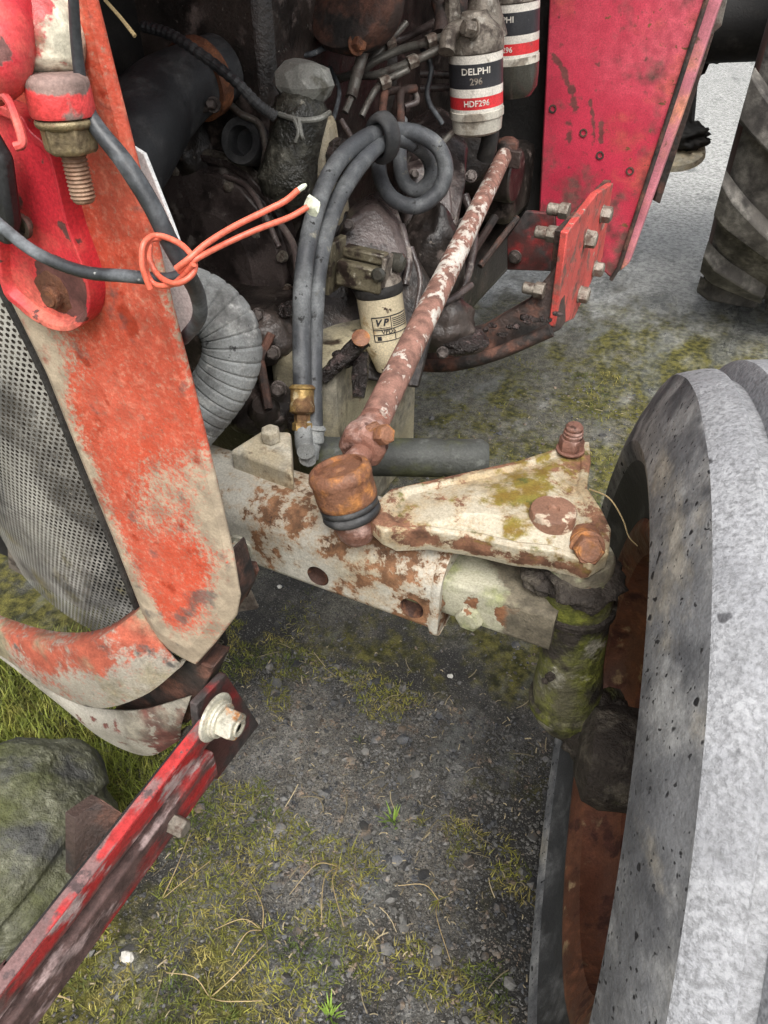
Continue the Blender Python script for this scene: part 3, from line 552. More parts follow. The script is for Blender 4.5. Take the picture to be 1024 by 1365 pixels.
# ================================================================== NOSE: pillar, grille, shell
YP = .33
outl = [(-70, 200), (-30, 300), (0, 372), (62, 497), (110, 617), (150, 715), (190, 818), (215, 862), (244, 880), (262, 889), (290, 858), (318, 822), (323, 795), (314, 740), (290, 635), (262, 520), (235, 415), (208, 300), (180, 190), (155, 90), (133, 0), (110, -110), (60, -110), (10, -110), (-40, -110), (-110, -100)]
ol = [P(u, v, Y=YP) for u, v in outl]
g = G(); n = len(ol); cc = sum(ol, Vector()) / n
def bow(p): return p
edge1 = [p.copy() for p in ol]
# left edge curls back towards the grille, right edge returns rearward
inn = []
for p, q in zip(ol, outl): inn.append(p.lerp(cc, .10) + Vector((0, -.004, 0)))
back = [p + Vector((-.007, .006, 0)) for p in edge1]; ret = [p + Vector((-.038, .034, 0)) for p in edge1]
g.loft([ret, back, edge1, inn], close=True); g.add(inn, [list(range(n))])
PIL = make('nose_pillar', g, 'orange', TR, bevel=.004, bseg=3, angle=60, label='weathered orange red nose pillar with beige worn edges')
g = G(); g.tube([P(u - 3, v + 2, Y=YP + .008) for u, v in outl[:9]], .0035, 8, 4); make('gap_strip', g, 'black', TR)
# black strip stands in for the dark gap along pillar's inner edge
# perforated grille
def gs(s, t):   # s 0 inner(right) .. 1 far left, t 0 bottom .. 1 top
    z = .50 + .60 * t; x = -.395 - .32 * s - .05 * t
    y = .372 + .05 * math.cos(s * 2.4 - 1.2) * -1.0 + .05 - .02 * t
    return Vector((x, y, z))
g = G(); pit = .0062; nx = int(.33 / pit); nz = int(.60 / (pit * .866))
hx = [(math.cos(R_(60 * k + 30)), math.sin(R_(60 * k + 30))) for k in range(6)]
def gmap(x, z): return gs(x / .33, z / .60)
for j in range(nz):
    for i in range(nx):
        x0 = (i + (.5 if j % 2 else 0)) * pit; z0 = j * pit * .866
        o = [gmap(x0 + hx[k][0] * pit * .5774, z0 + hx[k][1] * pit * .5774) for k in range(6)]
        q = [gmap(x0 + hx[k][0] * pit * .34, z0 + hx[k][1] * pit * .34) for k in range(6)]
        g.add(o + q, [[k, (k + 1) % 6, 6 + (k + 1) % 6, 6 + k] for k in range(6)])
GR = empty('grille', (-.55, .40, .60), TR)
o = make('perforated_sheet', g, 'steel_grille', GR, recalc=False, angle=80, label='bare metal sheet full of small round holes'); o['kind'] = 'stuff'
g = G(); g.box((-.72, .50, .84), .36, .06, .74); make('radiator', g, 'black', TR, bevel=.004)
g = G(); g.box((-.615, .428, .80), .40, .006, .62); make('shroud', g, 'black', TR)
g = G(); g.box((-.48, .415, .80), .10, .004, .5, ax=((1, .4, .3), YA, (-.3, 0, 1))); g.box((-.60, .418, .70), .12, .004, .5, ax=((1, .1, -.4), YA, (.4, 0, 1))); make('air_deflector', g, 'alu', GR)
# curved lower shell
topc = [(-60, 815), (0, 840), (50, 856), (100, 860), (140, 848), (190, 812)]
botc = [(-60, 850), (0, 872), (60, 915), (125, 942), (190, 926), (242, 886)]
ycv = [.33, .318, .308, .304, .31, .334]
def crow(pts, ys, n=6): return cat([P(u, v, Y=y) for (u, v), y in zip(pts, ys)], n)
A_, B_ = crow(topc, ycv), crow(botc, [y - .004 for y in ycv])
def west(r): return [r[0] + Vector((-.26, .07, 0)), r[0] + Vector((-.13, .018, 0))] + r
A_, B_ = west(A_), west(B_)
lipb = [p + Vector((0, .016, .002)) for p in A_]
mid = [p.lerp(q, .5) + Vector((0, -.004, 0)) for p, q in zip(A_, B_)]
m1 = [p.lerp(q, .10) + Vector((0, -.002, 0)) for p, q in zip(A_, B_)]; m2 = [p.lerp(q, .88) + Vector((0, -.002, 0)) for p, q in zip(A_, B_)]
g = G(); g.loft([lipb, A_, m1, mid, m2, B_, [p + Vector((0, .02, .004)) for p in B_]])
SH = make('nose_shell', g, 'shell', TR, solid=.003, angle=50, label='curved lower nose shell faded from red to bare grey')
A2 = crow([(20, 880), (75, 918), (115, 940), (180, 947), (255, 928)], [.33, .318, .315, .32, .335]); B2 = crow([(30, 890), (85, 940), (135, 982), (195, 1006), (240, 985)], [.33, .318, .312, .318, .333])
A2, B2 = west(A2), west(B2)
g = G(); g.loft([A2, [p.lerp(q, .5) + Vector((0, -.006, 0)) for p, q in zip(A2, B2)], B2, [p + Vector((0, .02, 0)) for p in B2]]); make('lower_lip', g, 'shell_grey', TR, solid=.003, angle=50, label='grey lower lip under the nose shell')
g = G(); g.prism([P(150, 948, Y=.345), P(200, 915, Y=.345), P(252, 880, Y=.345), P(285, 890, Y=.345), P(262, 940, Y=.345), P(250, 965, Y=.345)], (0, .03, 0)); make('inner_plate', g, 'frame_dark', TR, bevel=.002)
g = G(); g.prism([P(232, 850, Y=.338), P(262, 892, Y=.338), P(318, 800, Y=.345), P(300, 740, Y=.345)], (0, .03, 0)); make('under_frame', g, 'frame_dark', TR, bevel=.003)
g = G(); g.prism([P(312, 754, Y=.40), P(347, 760, Y=.40), P(330, 798, Y=.40), P(305, 790, Y=.40)], (-.01, .01, 0)); make('tow_lug', g, 'frame_dark', TR, bevel=.002)

# ---- red hinge bracket, stud, knob
YH = .312
hp = [(-60, 120), (-10, 250), (0, 378), (25, 412), (60, 436), (92, 442), (113, 428), (120, 400), (112, 360), (90, 300), (66, 205), (40, 175), (20, 150)]
hv = [P(u, v, Y=YH) for u, v in hp]; hv = cat(hv + [hv[0]], 4)[:-1]; ch = sum(hv, Vector()) / len(hv); g = G()
in1 = [p.lerp(ch, .07) + Vector((0, .0, 0)) for p in hv]; in2 = [p.lerp(ch, .12) + Vector((0, .006, 0)) for p in hv]
g.loft([[p + Vector((0, .014, 0)) for p in hv], hv, in1, in2], close=True); g.add(in2, [list(range(len(hv)))])
HG = make('hinge_bracket', g, 'hinge', TR, bevel=.0015, angle=45, label='crimson hinge bracket with a raised rim')
c = P(72, 388, Y=YH + .007); g = lump(c, .015, .003, .015, .22, 2, 3, 9); g.hexb(c + Vector((.002, -.003, -.002)), (0, -1, .1), .014, .004); make('rusted_bolt', g, 'rust', HG, angle=60, label='flattened rusted bolt in the hinge')
g = G(); g.lathe(P(30, 300, Y=YH - .001), -YA, [(.008, 0), (.008, .003), (.005, .003), (.0045, -.004)], 18); make('bush', g, 'bolt_grey', HG)
g = G(); g.prism([P(-30, 160, Y=.295), P(2, 215, Y=.295), P(14, 300, Y=.295), P(10, 330, Y=.295), P(-50, 300, Y=.295)], (0, .01, 0)); make('rubber_pad', g, 'rubber', HG, bevel=.003)
s0 = P(86, 156, d=.372)
sdv = Vector((.03, -.05, -1)).normalized()
g = G(); g.lathe(s0 - sdv * .017, sdv, [(.012, -.002), (.0150, 0), (.0156, .002), (.0158, .015), (.0152, .0165), (.012, .017)], 30, rf=lambda a, h: 1 + .02 * noise.noise(Vector((math.cos(a) * 3, math.sin(a) * 3, h * 90))))
ST = make('stud_collar', g, 'collar', TR, angle=50, label='thick red painted ring with grimy top')
g = G(); g.lathe(s0 + sdv * .002, sdv, [(.0135, -.002), (.0150, -.001), (.0150, .001), (.0130, .003)], 26); g.lathe(s0 + sdv * .002, sdv, [(.0138, 0), (.0138, .0125), (.0120, .0145)], 6, a0=.5); make('flange_nut', g, 'brass_nut', ST, bevel=.0008, label='yellowish dirty flange nut')
prof = [(.0062, 0)]; h = .014
while h < .040: prof += [(.0066, h), (.0058, h + .0010)]; h += .0020
prof += [(.0055, h), (.0045, h + .001)]
g = G(); g.lathe(s0, sdv, prof, 20); make('threaded_stud', g, 'thread', ST, angle=20, label='rusty threaded stud end')
kp = [P(40, -60, d=.372), P(55, 10, d=.372), P(66, 60, d=.37), P(72, 100, d=.37)]
g = G(); g.tube(kp, [.021, .0215, .021, .0195, .016, .012], 24, 8, rf=lambda i, k: 1 + .03 * noise.noise(Vector((k * 8, 0, 0)))); make('hinge_knob', g, 'knob', ST, angle=70, label='chipped red and cream cast boss')
g = G(); g.tube([P(-30, -60, d=.352), P(-8, 20, d=.352), P(0, 90, d=.352), P(-12, 130, d=.36)], [.02, .019, .014, .006], 20, 8); make('hinge_arm', g, 'hinge', ST, angle=70)
g = G(); g.tube([P(-30, 135, d=.35), P(5, 128, d=.352), P(22, 160, d=.352), P(30, 190, d=.352), P(20, 196, d=.352)], .0022, 8); make('spring_wire', g, 'hinge', ST)

# ---- cables on the nose
cb = [P(-40, 262, Y=.285), P(0, 300, Y=.285), P(50, 338, Y=.287), P(110, 362, Y=.29), P(170, 368, Y=.295), P(225, 372, Y=.30), P(252, 360, Y=.305)]
g = G(); g.tube(cb, .0036, 12); make('cable', g, 'cable', TR, label='black cable running across the orange pillar')
cb2 = [P(97, -20, Y=.31), P(102, 60, Y=.31), P(112, 130, Y=.308), P(128, 168, Y=.306), P(165, 215, Y=.305), P(200, 270, Y=.305), P(225, 320, Y=.306), P(248, 362, Y=.31), P(264, 395, Y=.325), P(265, 425, Y=.335), P(245, 452, Y=.345)]
g = G(); g.tube(cb2, [.0024, .003, .0042, .005, .005, .0048, .0046, .004], 12); make('cable', g, 'cable', TR, label='thicker black cable hanging down past the stud')
# pale plate behind the pillar
g = G(); g.prism([P(176, 195, Y=.375), P(192, 205, Y=.375), P(230, 300, Y=.375), P(256, 372, Y=.375), P(262, 430, Y=.375), P(248, 452, Y=.375), P(210, 440, Y=.375), P(160, 300, Y=.375)], (0, .003, 0)); make('pale_plate', g, 'white_plastic', TR, bevel=.0008, label='pale grey sheet edge behind the pillar')

# ================================================================== RED HITCH BAR
XB = -.345
def bz_(u, v): return P(u, v, X=XB)
q0, q1 = bz_(262, 925), bz_(290, 1010)
ZB = P(292, 962, X=XB).z
yA = P(272, 918, X=XB).y
g = G()
def slab(y0, y1, z0, z1, x0, x1): g.box(((x0 + x1) / 2, (y0 + y1) / 2, (z0 + z1) / 2), x1 - x0, y1 - y0, z1 - z0)
HB = empty('hitch_bar', (XB, .3, ZB), TR); HB['label'] = 'worn red slotted bar bolted under the nose'
yE = yA + .012; zt, zb = ZB + .030, ZB - .048
def stadium(y0, y1, z0, z1, x):
    r = (z1 - z0) / 2; zc = (z0 + z1) / 2; pts = [Vector((x, y0, z0))]
    for k in range(11):
        a = R_(-90 + 18 * k); pts.append(Vector((x, y1 - r + r * math.cos(a), zc + r * math.sin(a))))
    pts.append(Vector((x, y0, z1))); return pts
# upper rail, lower rail, slot between, nose rounding
YS = yE - .26
g = G(); g.prism(stadium(-.9, yE, ZB + .006, zt, XB - .002), (.012, 0, 0)); make('upper_rail', g, 'bar_red', HB, bevel=.002)
g = G(); g.box((XB + .004, (-.9 + yE - .02) / 2, zt + .001), .0125, .9 + yE - .03, .002); make('top_edge', g, 'bar_edge', HB, bevel=.001)
g = G(); g.box((XB + .005, (-.9 + yE - .03) / 2, (zb + ZB - .008) / 2), .014, .9 + yE - .03, (ZB - .008 - zb)); make('lower_rail', g, 'bar_red', HB, bevel=.003)
g = G(); g.box((XB - .008, (-.9 + YS) / 2, ZB), .014, .9 + YS, .03); make('web', g, 'bar_dark', HB, bevel=.001)
g = G(); g.box((XB - .010, yE - .14, ZB), .008, .25, .03); make('slot_back', g, 'black', HB, bevel=.001)  # black backing puts the dark of the slot recess into colour
g = G(); pl_ = [P(u, v, X=XB - .012) for u, v in ((302, 898), (346, 966), (290, 1040), (268, 1012), (262, 940))]
g.prism(pl_, (-.009, 0, 0)); make('end_plate', g, 'bar_dark', HB, bevel=.0015, label='dark square end plate of the bar')
c = Vector((XB + .012, P(285, 955, X=XB + .012).y, P(285, 955, X=XB + .012).z)); g = G()
g.lathe(c, XA, [(.024, 0), (.025, .001), (.025, .0035), (.023, .0045)], 26); g.lathe(c, XA, [(.018, .0045), (.019, .006), (.019, .008), (.0165, .0085), (.018, .009), (.018, .0115), (.016, .012)], 24); g.lathe(c, XA, [(.0155, .012), (.0155, .026), (.0138, .0285)], 6); g.lathe(c, XA, [(.009, .0285), (.009, .031), (.006, .031), (.0055, .0285)], 16)
make('bolt', g, 'zinc', HB, bevel=.0006, label='pale zinc bolt with washers')
c = P(232, 1098, X=XB + .013); g = G(); g.lathe(c, XA, [(.0095, -.004), (.0095, .012), (.008, .014)], 6); make('small_nut', g, 'bolt_grey', HB, bevel=.0006)
g = G(); g.prism([P(100, 1090, X=XB - .06), P(135, 1065, X=XB - .06), P(165, 1085, X=XB - .03), P(165, 1165, X=XB - .03), P(100, 1170, X=XB - .06)], (-.012, 0, 0)); make('cross_plate', g, 'frame_dark', HB, bevel=.002)

# ================================================================== ENGINE BAY
EN = empty('engine', (-.62, 1.3, .45), TR)
g = G(); g.box((-.77, 1.45, .85), .24, .95, .62); make('block', g, 'engine', EN, bevel=.02)
g = G(); g.box((-.66, 1.40, .50), .30, .8, .14); make('sump', g, 'engine', EN, bevel=.03)
# timing cover: rounded housing with flange and bolts
YT = .955
fl = [(196, 200), (225, 195), (262, 205), (300, 214), (330, 232), (356, 262), (378, 300), (394, 350), (400, 400), (398, 450), (385, 500), (330, 520), (240, 500), (190, 380), (180, 260)]
pf = [P(u, v, Y=YT) for u, v in fl]; g = G(); ct = sum(pf, Vector()) / len(pf)
g.loft([[p + Vector((0, .05, 0)) for p in pf], pf, [p.lerp(ct, .07) for p in pf], [p.lerp(ct, .08) + Vector((0, .006, 0)) for p in pf], [p.lerp(ct, .12) + Vector((0, .006, 0)) for p in pf], [p.lerp(ct, .14) + Vector((0, -.012, 0)) for p in pf], [p.lerp(ct, .3) + Vector((0, -.018, 0)) for p in pf], [p.lerp(ct, .5) + Vector((0, -.03, 0)) for p in pf]], close=True)
g.add([p.lerp(ct, .5) + Vector((0, -.03, 0)) for p in pf], [list(range(len(pf)))])
TC = make('timing_cover', g, 'engine_brown', EN, bevel=.003, bseg=2, angle=50, label='dark oily timing cover ringed with bolts')
for i, (u, v) in enumerate([(238, 226), (308, 247), (268, 262), (252, 306), (378, 341), (335, 360), (310, 392), (385, 385), (360, 295), (225, 290), (345, 310), (372, 430)]):
    g = G(); g.hexb(P(u, v, Y=YT - .008), (.1, -1, .05), .014, .009, .009, .003, a0=i); make('bolt', g, 'bolt_grey', TC, bevel=.0006)
g = G(); g.tube([P(200, 205, Y=.99), P(260, 190, Y=.99), P(330, 205, Y=.99), P(375, 250, Y=.99), P(402, 310, Y=.99), P(415, 370, Y=.99)], .012, 10); make('gasket_flange', g, 'alu', EN)
g = G(); g.tube([P(205, 215, Y=.965), P(262, 203, Y=.965), P(325, 222, Y=.965), P(362, 266, Y=.965), P(385, 320, Y=.965), P(398, 380, Y=.965)], .007, 10); make('flange_rib', g, 'alu', EN)
# water pump body and upper castings
g = lump(P(330, 120, d=1.15), .12, .10, .10, .25, 1.6, 4, 3); make('water_pump', g, 'engine', EN, angle=180)
g = lump(P(250, 190, d=1.15), .06, .06, .08, .25, 1.6, 4, 6); make('pump_body', g, 'engine', EN, angle=180)
g = G(); g.lathe(P(420, 95, d=1.35), (.1, -1, .15), [(.16, -.1), (.16, 0), (.14, .012), (.08, .015)], 36); make('front_casting', g, 'engine', EN, angle=40)
g = G(); g.box(P(300, 40, d=1.5), .3, .1, .4); make('head', g, 'engine', EN, bevel=.02)
for (u, v, du) in ((385, 50, 0), (396, 55, 0), (407, 60, 0)):
    g = G(); g.tube([P(u, v - 30, d=1.22), P(u + 8, v + 40, d=1.22)], .004, 8, 3); make('fin', g, 'pipe', EN)
g = G(); g.lathe(P(322, 188, d=1.05), (.1, -.9, .3), [(.03, -.04), (.032, 0), (.03, .004), (.02, .004), (.018, -.02), (.002, -.022)], 26); make('pipe_mouth', g, 'rubber', EN)
g = G(); g.tube([P(300, 130, d=1.05), P(318, 150, d=1.03), P(345, 165, d=1.03), P(354, 195, d=1.03), P(352, 222, d=1.03)], .005, 10); make('breather_pipe', g, 'pipe', EN)
g = G(); g.tube([P(190, 35, d=.95), P(225, 45, d=.94), P(262, 68, d=.93), P(310, 105, d=.93), P(345, 140, d=.94), P(368, 156, d=.95)], .0065, 12, 10, rf=lambda i, k: 1 + (.12 if i % 2 else -.05)); make('speedometer_cable', g, 'rubber', EN, angle=20)
g = G(); g.tube([P(140, 0, d=.62), P(162, 25, d=.62), P(180, 48, d=.62)], [.0015, .0018], 6); make('straw_stem', g, 'straw', EN)
# black elbow hose
g = G(); g.tube([P(150, 240, d=.90), P(178, 190, d=.93), P(208, 145, d=.97), P(245, 115, d=1.0), P(292, 92, d=1.04)], [.052, .056, .055, .052, .046, .044], 28, 8); EH = make('elbow_hose', g, 'rubber', TR, angle=60, label='fat black rubber elbow hose')
e0, e1 = P(258, 110, d=1.01), P(272, 102, d=1.022)
g = G(); g.tube([e0, e1], .051, 28, 3); make('hose_clip', g, 'rust', EH)
g = G(); g.hexb(P(285, 140, d=.985), (.3, -.8, .3), .012, .012, .01); g.tube([P(262, 150, d=.985), P(292, 138, d=.985)], .004, 8, 3); make('clip_screw', g, 'bolt_dark', EH)
g = G(); g.tube([P(285, 98, d=1.05), P(330, 90, d=1.12), P(370, 80, d=1.2)], .05, 24, 6); make('outlet_pipe', g, 'engine', EN)
# grey ribbed hose
hpth = [P(190, 392, d=.79), P(232, 392, d=.80), P(272, 405, d=.81), P(301, 432, d=.82), P(310, 466, d=.83), P(302, 500, d=.84), P(280, 534, d=.85), P(250, 570, d=.86), P(230, 600, d=.87)]
g = G(); g.tube(resample(cat(hpth, 24), .0011), .0335, 30, 0, rf=lambda i, k: .955 if i % 11 == 0 else (.985 if i % 11 in (1, 10) else 1.0)); make('ribbed_hose', g, 'hose_grey', TR, angle=18, label='dusty grey ribbed hose bending down behind the pillar')
# wrapped filler neck
n0, n1 = P(403, 140, d=.98), P(378, 268, d=1.03)
g = G(); nd = (n1 - n0); g.lathe(n0, nd, [(.028, -.01), (.036, .0), (.036, .03), (.034, .06), (.042, .10), (.040, nd.length * .85), (.03, nd.length)], 30, rf=lambda a, h: 1 + .10 * noise.noise(Vector((math.cos(a) * 3, math.sin(a) * 3, h * 22))) + .04 * math.sin(7 * a + h * 40))
FN = make('filler_neck', g, 'wrap', TR, angle=60, label='filler neck wrapped in wrinkled black plastic')
g = lump(P(404, 112, d=.97), .040, .034, .030, .16, 1.5, 2, 12); make('taped_cap', g, 'cap', FN, angle=15, label='faceted grey taped cap')
g = G(); g.tube([P(372, 152, d=.955), P(400, 160, d=.945), P(425, 158, d=.945), P(440, 150, d=.955)], .0035, 8); g.tube([P(392, 158, d=.943), P(398, 175, d=.94), P(394, 190, d=.945)], .0025, 6); g.tube([P(398, 158, d=.943), P(402, 180, d=.94), P(404, 186, d=.945)], .003, 6); make('tie_string', g, 'cap', FN)
# cream neck behind it
g = G(); g.box(P(432, 235, d=1.08), .05, .06, .16, ax=((1, .2, 0), (-.2, 1, 0), (-.15, 0, 1))); make('cream_casting', g, 'cream', EN, bevel=.012)
# front support casting (khaki)
g = G(); g.box((-.66, .92, .52), .20, .30, .34); make('sump_front', g, 'engine', EN, bevel=.015)
g = G(); g.box((-.495, .90, .52), .10, .30, .34); make('front_support', g, 'support', EN, bevel=.015, label='khaki cream front support casting with oil runs')
g = G(); pts = [P(425, 250, d=1.1), P(470, 290, d=1.1), P(555, 340, d=1.12), P(590, 400, d=1.12), P(560, 520, d=1.12), P(440, 500, d=1.05), P(400, 400, d=1.05)]
g.prism(pts, (-.10, .12, 0)); make('housing_face', g, 'engine', EN, bevel=.006)
g = G(); pts = [P(445, 322, d=1.06), P(468, 290, d=1.06), P(500, 270, d=1.08), P(528, 300, d=1.08), P(545, 345, d=1.08), P(530, 385, d=1.07), P(470, 400, d=1.05)]
g.prism(pts, (-.03, .07, .0)); PC = make('purple_casting', g, 'engine_brown', EN, bevel=.01, bseg=3, label='purple brown oily casting with raised number')
cN = sum(pts, Vector()) / len(pts); nn = (pts[2] - pts[0]).cross(pts[-1] - pts[0]).normalized(); 
if nn.dot(C0 - cN) < 0: nn = -nn
tx = (P(512, 322, d=1.075) - P(482, 340, d=1.065)).normalized(); ty = nn.cross(tx).normalized()
if ty.z < 0: ty = -ty
cN = P(494, 334, d=1.062)
lettering('66', .022, 'engine', PC, lambda x, y: cN + tx * x + ty * y + nn * .002, .0006)
# engine side pieces right of hoses
g = G(); pts = [P(560, 205, d=1.22), P(600, 180, d=1.22), P(628, 195, d=1.24), P(622, 250, d=1.24), P(608, 330, d=1.22), P(590, 400, d=1.2), P(545, 400, d=1.18), P(535, 290, d=1.2)]
g.prism(pts, (-.08, .12, .02)); make('pump_housing', g, 'engine_brown', EN, bevel=.012, bseg=3)
g = G(); g.lathe(P(622, 205, d=1.3), (.5, -.8, .1), [(.05, -.06), (.05, 0), (.045, .006), (.02, .008)], 30); make('round_cover', g, 'engine', EN)
g = G(); g.box((-.65, 1.62, .70), .40, .20, .14); make('transmission_side', g, 'engine', EN, bevel=.02)
for i, (u, v, dd, rx, ry, rz, mt) in enumerate(((575, 360, 1.18, .05, .04, .10, 'engine'), (585, 430, 1.2, .06, .05, .05, 'engine'), (610, 452, 1.2, .05, .04, .02, 'engine_grease'), (455, 478, 1.01, .022, .02, .010, 'engine_grease'), (350, 545, 1.02, .05, .05, .03, 'engine'), (360, 450, 1.02, .04, .04, .04, 'engine'), (402, 560, .98, .02, .02, .025, 'engine_grease'), (455, 215, 1.04, .02, .02, .03, 'engine_grease'), (385, 412, .99, .012, .018, .010, 'engine_grease'))):
    make('grease_lump', lump(P(u, v, d=dd), rx, ry, rz, .18, 1.8, 4, i + 20, oct_=3), mt, EN, angle=180)
# readable castings beside the rod: flanged side cover, plugs, ribs
sc_ = [P(u, v, d=q) for u, v, q in ((545, 225, 1.17), (575, 215, 1.17), (600, 235, 1.18), (605, 290, 1.18), (598, 345, 1.17), (560, 350, 1.16), (540, 300, 1.16))]
g = G(); g.prism(sc_, (-.02, .025, 0)); SC = make('side_cover', g, 'engine_brown', EN, bevel=.005, bseg=3)
for i, (u, v) in enumerate(((552, 232), (577, 224), (595, 242), (599, 290), (590, 337), (563, 342), (547, 298))):
    g = G(); g.hexb(P(u, v, d=1.158), (.5, -.8, .3), .012, .008, .008, .002, a0=i); make('cover_bolt', g, 'bolt_dark', SC, bevel=.0005)
for l, r in (([(560, 395, 1.14), (575, 405, 1.14), (600, 400, 1.15), (628, 380, 1.18)], .006), ([(548, 330, 1.12), (560, 370, 1.12), (555, 410, 1.12), (545, 440, 1.12)], .0045), ([(535, 300, 1.1), (545, 345, 1.1), (540, 380, 1.1)], .006), ([(620, 260, 1.24), (632, 300, 1.24), (628, 350, 1.22), (612, 400, 1.2)], .007), ([(455, 160, 1.06), (470, 190, 1.06), (462, 225, 1.05)], .004), ([(440, 172, 1.06), (452, 200, 1.06), (446, 240, 1.06)], .0035), ([(375, 300, 1.0), (392, 330, .99), (398, 380, .98)], .005)):
    g = G(); g.tube([P(*q[:2], d=q[2]) for q in l], r, 10); make('oil_pipe', g, 'engine_brown', EN, angle=80)
for i, (u, v, q, af) in enumerate(((620, 300, 1.2, .018), (610, 360, 1.17, .016), (560, 420, 1.13, .018), (590, 470, 1.16, .014), (628, 235, 1.2, .014), (440, 300, 1.06, .014), (465, 300, 1.05, .012), (345, 420, .99, .014), (365, 470, .98, .014), (372, 518, .97, .016))):
    g = G(); g.hexb(P(u, v, d=q), (.35, -.85, .35), af, af * .6, af * .7, .003, a0=i); make('bolt', g, 'bolt_dark', EN, bevel=.0006)
g = G(); g.tube([P(430, 505, d=.99), P(455, 480, d=.98), P(485, 452, d=.98)], [.009, .011, .012], 10, 6, rf=lambda i, k: 1 + .2 * noise.noise(Vector((i * .9, 0, 2)))); make('greasy_link', g, 'engine_grease', EN)
g = G(); c = P(481, 452, d=.96); dv = Vector((.3, -.5, .8)).normalized(); g.lathe(c, dv, [(.006, -.02), (.006, 0), (.0115, .001), (.012, .004), (.010, .005)], 24); make('drain_bolt', g, 'rust_bright', EN, label='round orange drain bolt head')
g = G(); g.tube([P(482, 470, d=1.0), P(480, 500, d=1.0), P(478, 530, d=1.0)], [.010, .012, .008], 12); make('drain_hose', g, 'engine_grease', EN)
g = G(); g.lathe(P(352, 545, d=.98), (.2, -.3, .9), [(.02, -.04), (.022, 0), (.015, .01)], 16); make('plug', g, 'engine', EN)
g = G(); g.tube([P(345, 470, d=.98), P(352, 510, d=.96), P(358, 545, d=.96)], .006, 8); g.tube([P(362, 445, d=.97), P(345, 480, d=.97)], .006, 8); make('link_rod', g, 'frame_dark', EN)
# hydraulic hoses
def hz(l): return [P(u, v, d=q) for u, v, q in l]
h1 = hz([(403, 520, .90), (402, 450, .90), (404, 370, .90), (418, 290, .91), (446, 222, .93), (484, 186, .96), (520, 175, 1.0), (556, 178, 1.02), (584, 196, 1.03), (594, 226, 1.04), (584, 256, 1.05), (555, 275, 1.06), (523, 264, 1.07), (507, 236, 1.08), (505, 200, 1.09), (508, 160, 1.1)])
g = G(); g.tube(h1, .0112, 16, 8); H1 = make('hydraulic_hose', g, 'hose', TR, angle=80, label='thick grey hydraulic hose looping over the engine')
h2 = hz([(419, 572, .92), (418, 500, .92), (420, 420, .92), (428, 340, .93), (450, 268, .94), (486, 212, .96), (520, 185, 1.0), (552, 192, 1.04), (572, 212, 1.08), (574, 238, 1.10), (558, 254, 1.11), (540, 244, 1.11), (533, 215, 1.11), (534, 160, 1.12)])
g = G(); g.tube(h2, .0110, 16, 8); H2 = make('hydraulic_hose', g, 'hose', TR, angle=80, label='second grey hydraulic hose running alongside the first')
w0, w1 = P(498, 190, d=.975), P(523, 178, d=1.0)
g = G(); wd = (w1 - w0).normalized(); a, b, _ = frame(wd)
ring = []
for k in range(24):
    an = 2 * math.pi * k / 24; ring.append(P(510, 184, d=.985) + a * math.cos(an) * .0175 + b * math.sin(an) * .026)
V = []; F = []; nr = 24; ns = 10
for k in range(nr):
    p = ring[k]; ctr = sum(ring, Vector()) / nr; out = (p - ctr).normalized()
    for q in range(ns):
        an = 2 * math.pi * q / ns; V.append(p + out * math.cos(an) * .007 + wd * math.sin(an) * .015)
for k in range(nr):
    for q in range(ns): F.append([k * ns + q, k * ns + (q + 1) % ns, ((k + 1) % nr) * ns + (q + 1) % ns, ((k + 1) % nr) * ns + q])
g.add(V, F); make('hose_band', g, 'rubber', H1, angle=80, label='black rubber band round both hoses')
def fit(p0, p1, mt, par, lab, s=1.0):
    g = G(); dv = p1 - p0; Ln = dv.length
    g.lathe(p0, dv, [(.012 * s, -.002), (.0150 * s, 0), (.0165 * s, .003), (.0145 * s, .004), (.0143 * s, Ln * .55), (.0155 * s, Ln * .7), (.0155 * s, Ln * .92), (.012 * s, Ln)], 20); g.lathe(p1, dv, [(.010 * s, -.003), (.010 * s, .01), (.0125 * s, .011), (.0125 * s, .02), (.008 * s, .022)], 6)
    make('hose_fitting', g, mt, par, bevel=.0006, label=lab)
fit(P(403, 515, d=.90), P(403, 552, d=.905), 'brass', H1, 'brass hose fitting'); fit(P(419, 568, d=.92), P(416, 590, d=.925), 'hose_grey', H2, None, .95)
g = G(); g.tube([P(404, 565, d=.91), P(405, 590, d=.90), P(408, 602, d=.885)], .011, 12, 6); g.tube([P(416, 595, d=.925), P(410, 612, d=.90)], .011, 12, 4); make('hose_elbow', g, 'hose_grey', TR)
for i, (l, r, mt) in enumerate((([(300, 20, 1.1), (330, 45, 1.08), (372, 70, 1.06), (415, 72, 1.08), (452, 50, 1.1)], .004, 'cable'), ([(440, 90, 1.12), (452, 120, 1.1), (447, 150, 1.08), (438, 175, 1.06)], .0035, 'cable'), ([(560, 60, 1.12), (575, 90, 1.12), (570, 130, 1.14), (590, 165, 1.16)], .004, 'cable'), ([(500, 60, 1.2), (540, 50, 1.2), (580, 30, 1.18)], .006, 'engine_brown'), ([(300, 235, 1.0), (330, 250, .98), (352, 285, .97), (372, 330, .965)], .004, 'engine_brown'), ([(590, 190, 1.16), (612, 172, 1.17), (640, 180, 1.2)], .005, 'pipe'))):
    g = G(); g.tube([P(*q[:2], d=q[2]) for q in l], r, 10); make('bay_line', g, mt, EN, angle=80)
for i, (u, v, q) in enumerate(((590, 64, 1.085), (545, 84, 1.095), (570, 56, 1.095), (508, 112, 1.095), (515, 60, 1.135))):
    g = G(); g.hexb(P(u, v, d=q), CR * .9 + CU * .4, .017, .014, .0); make('pipe_union', g, 'bolt_grey', EN, bevel=.0006)
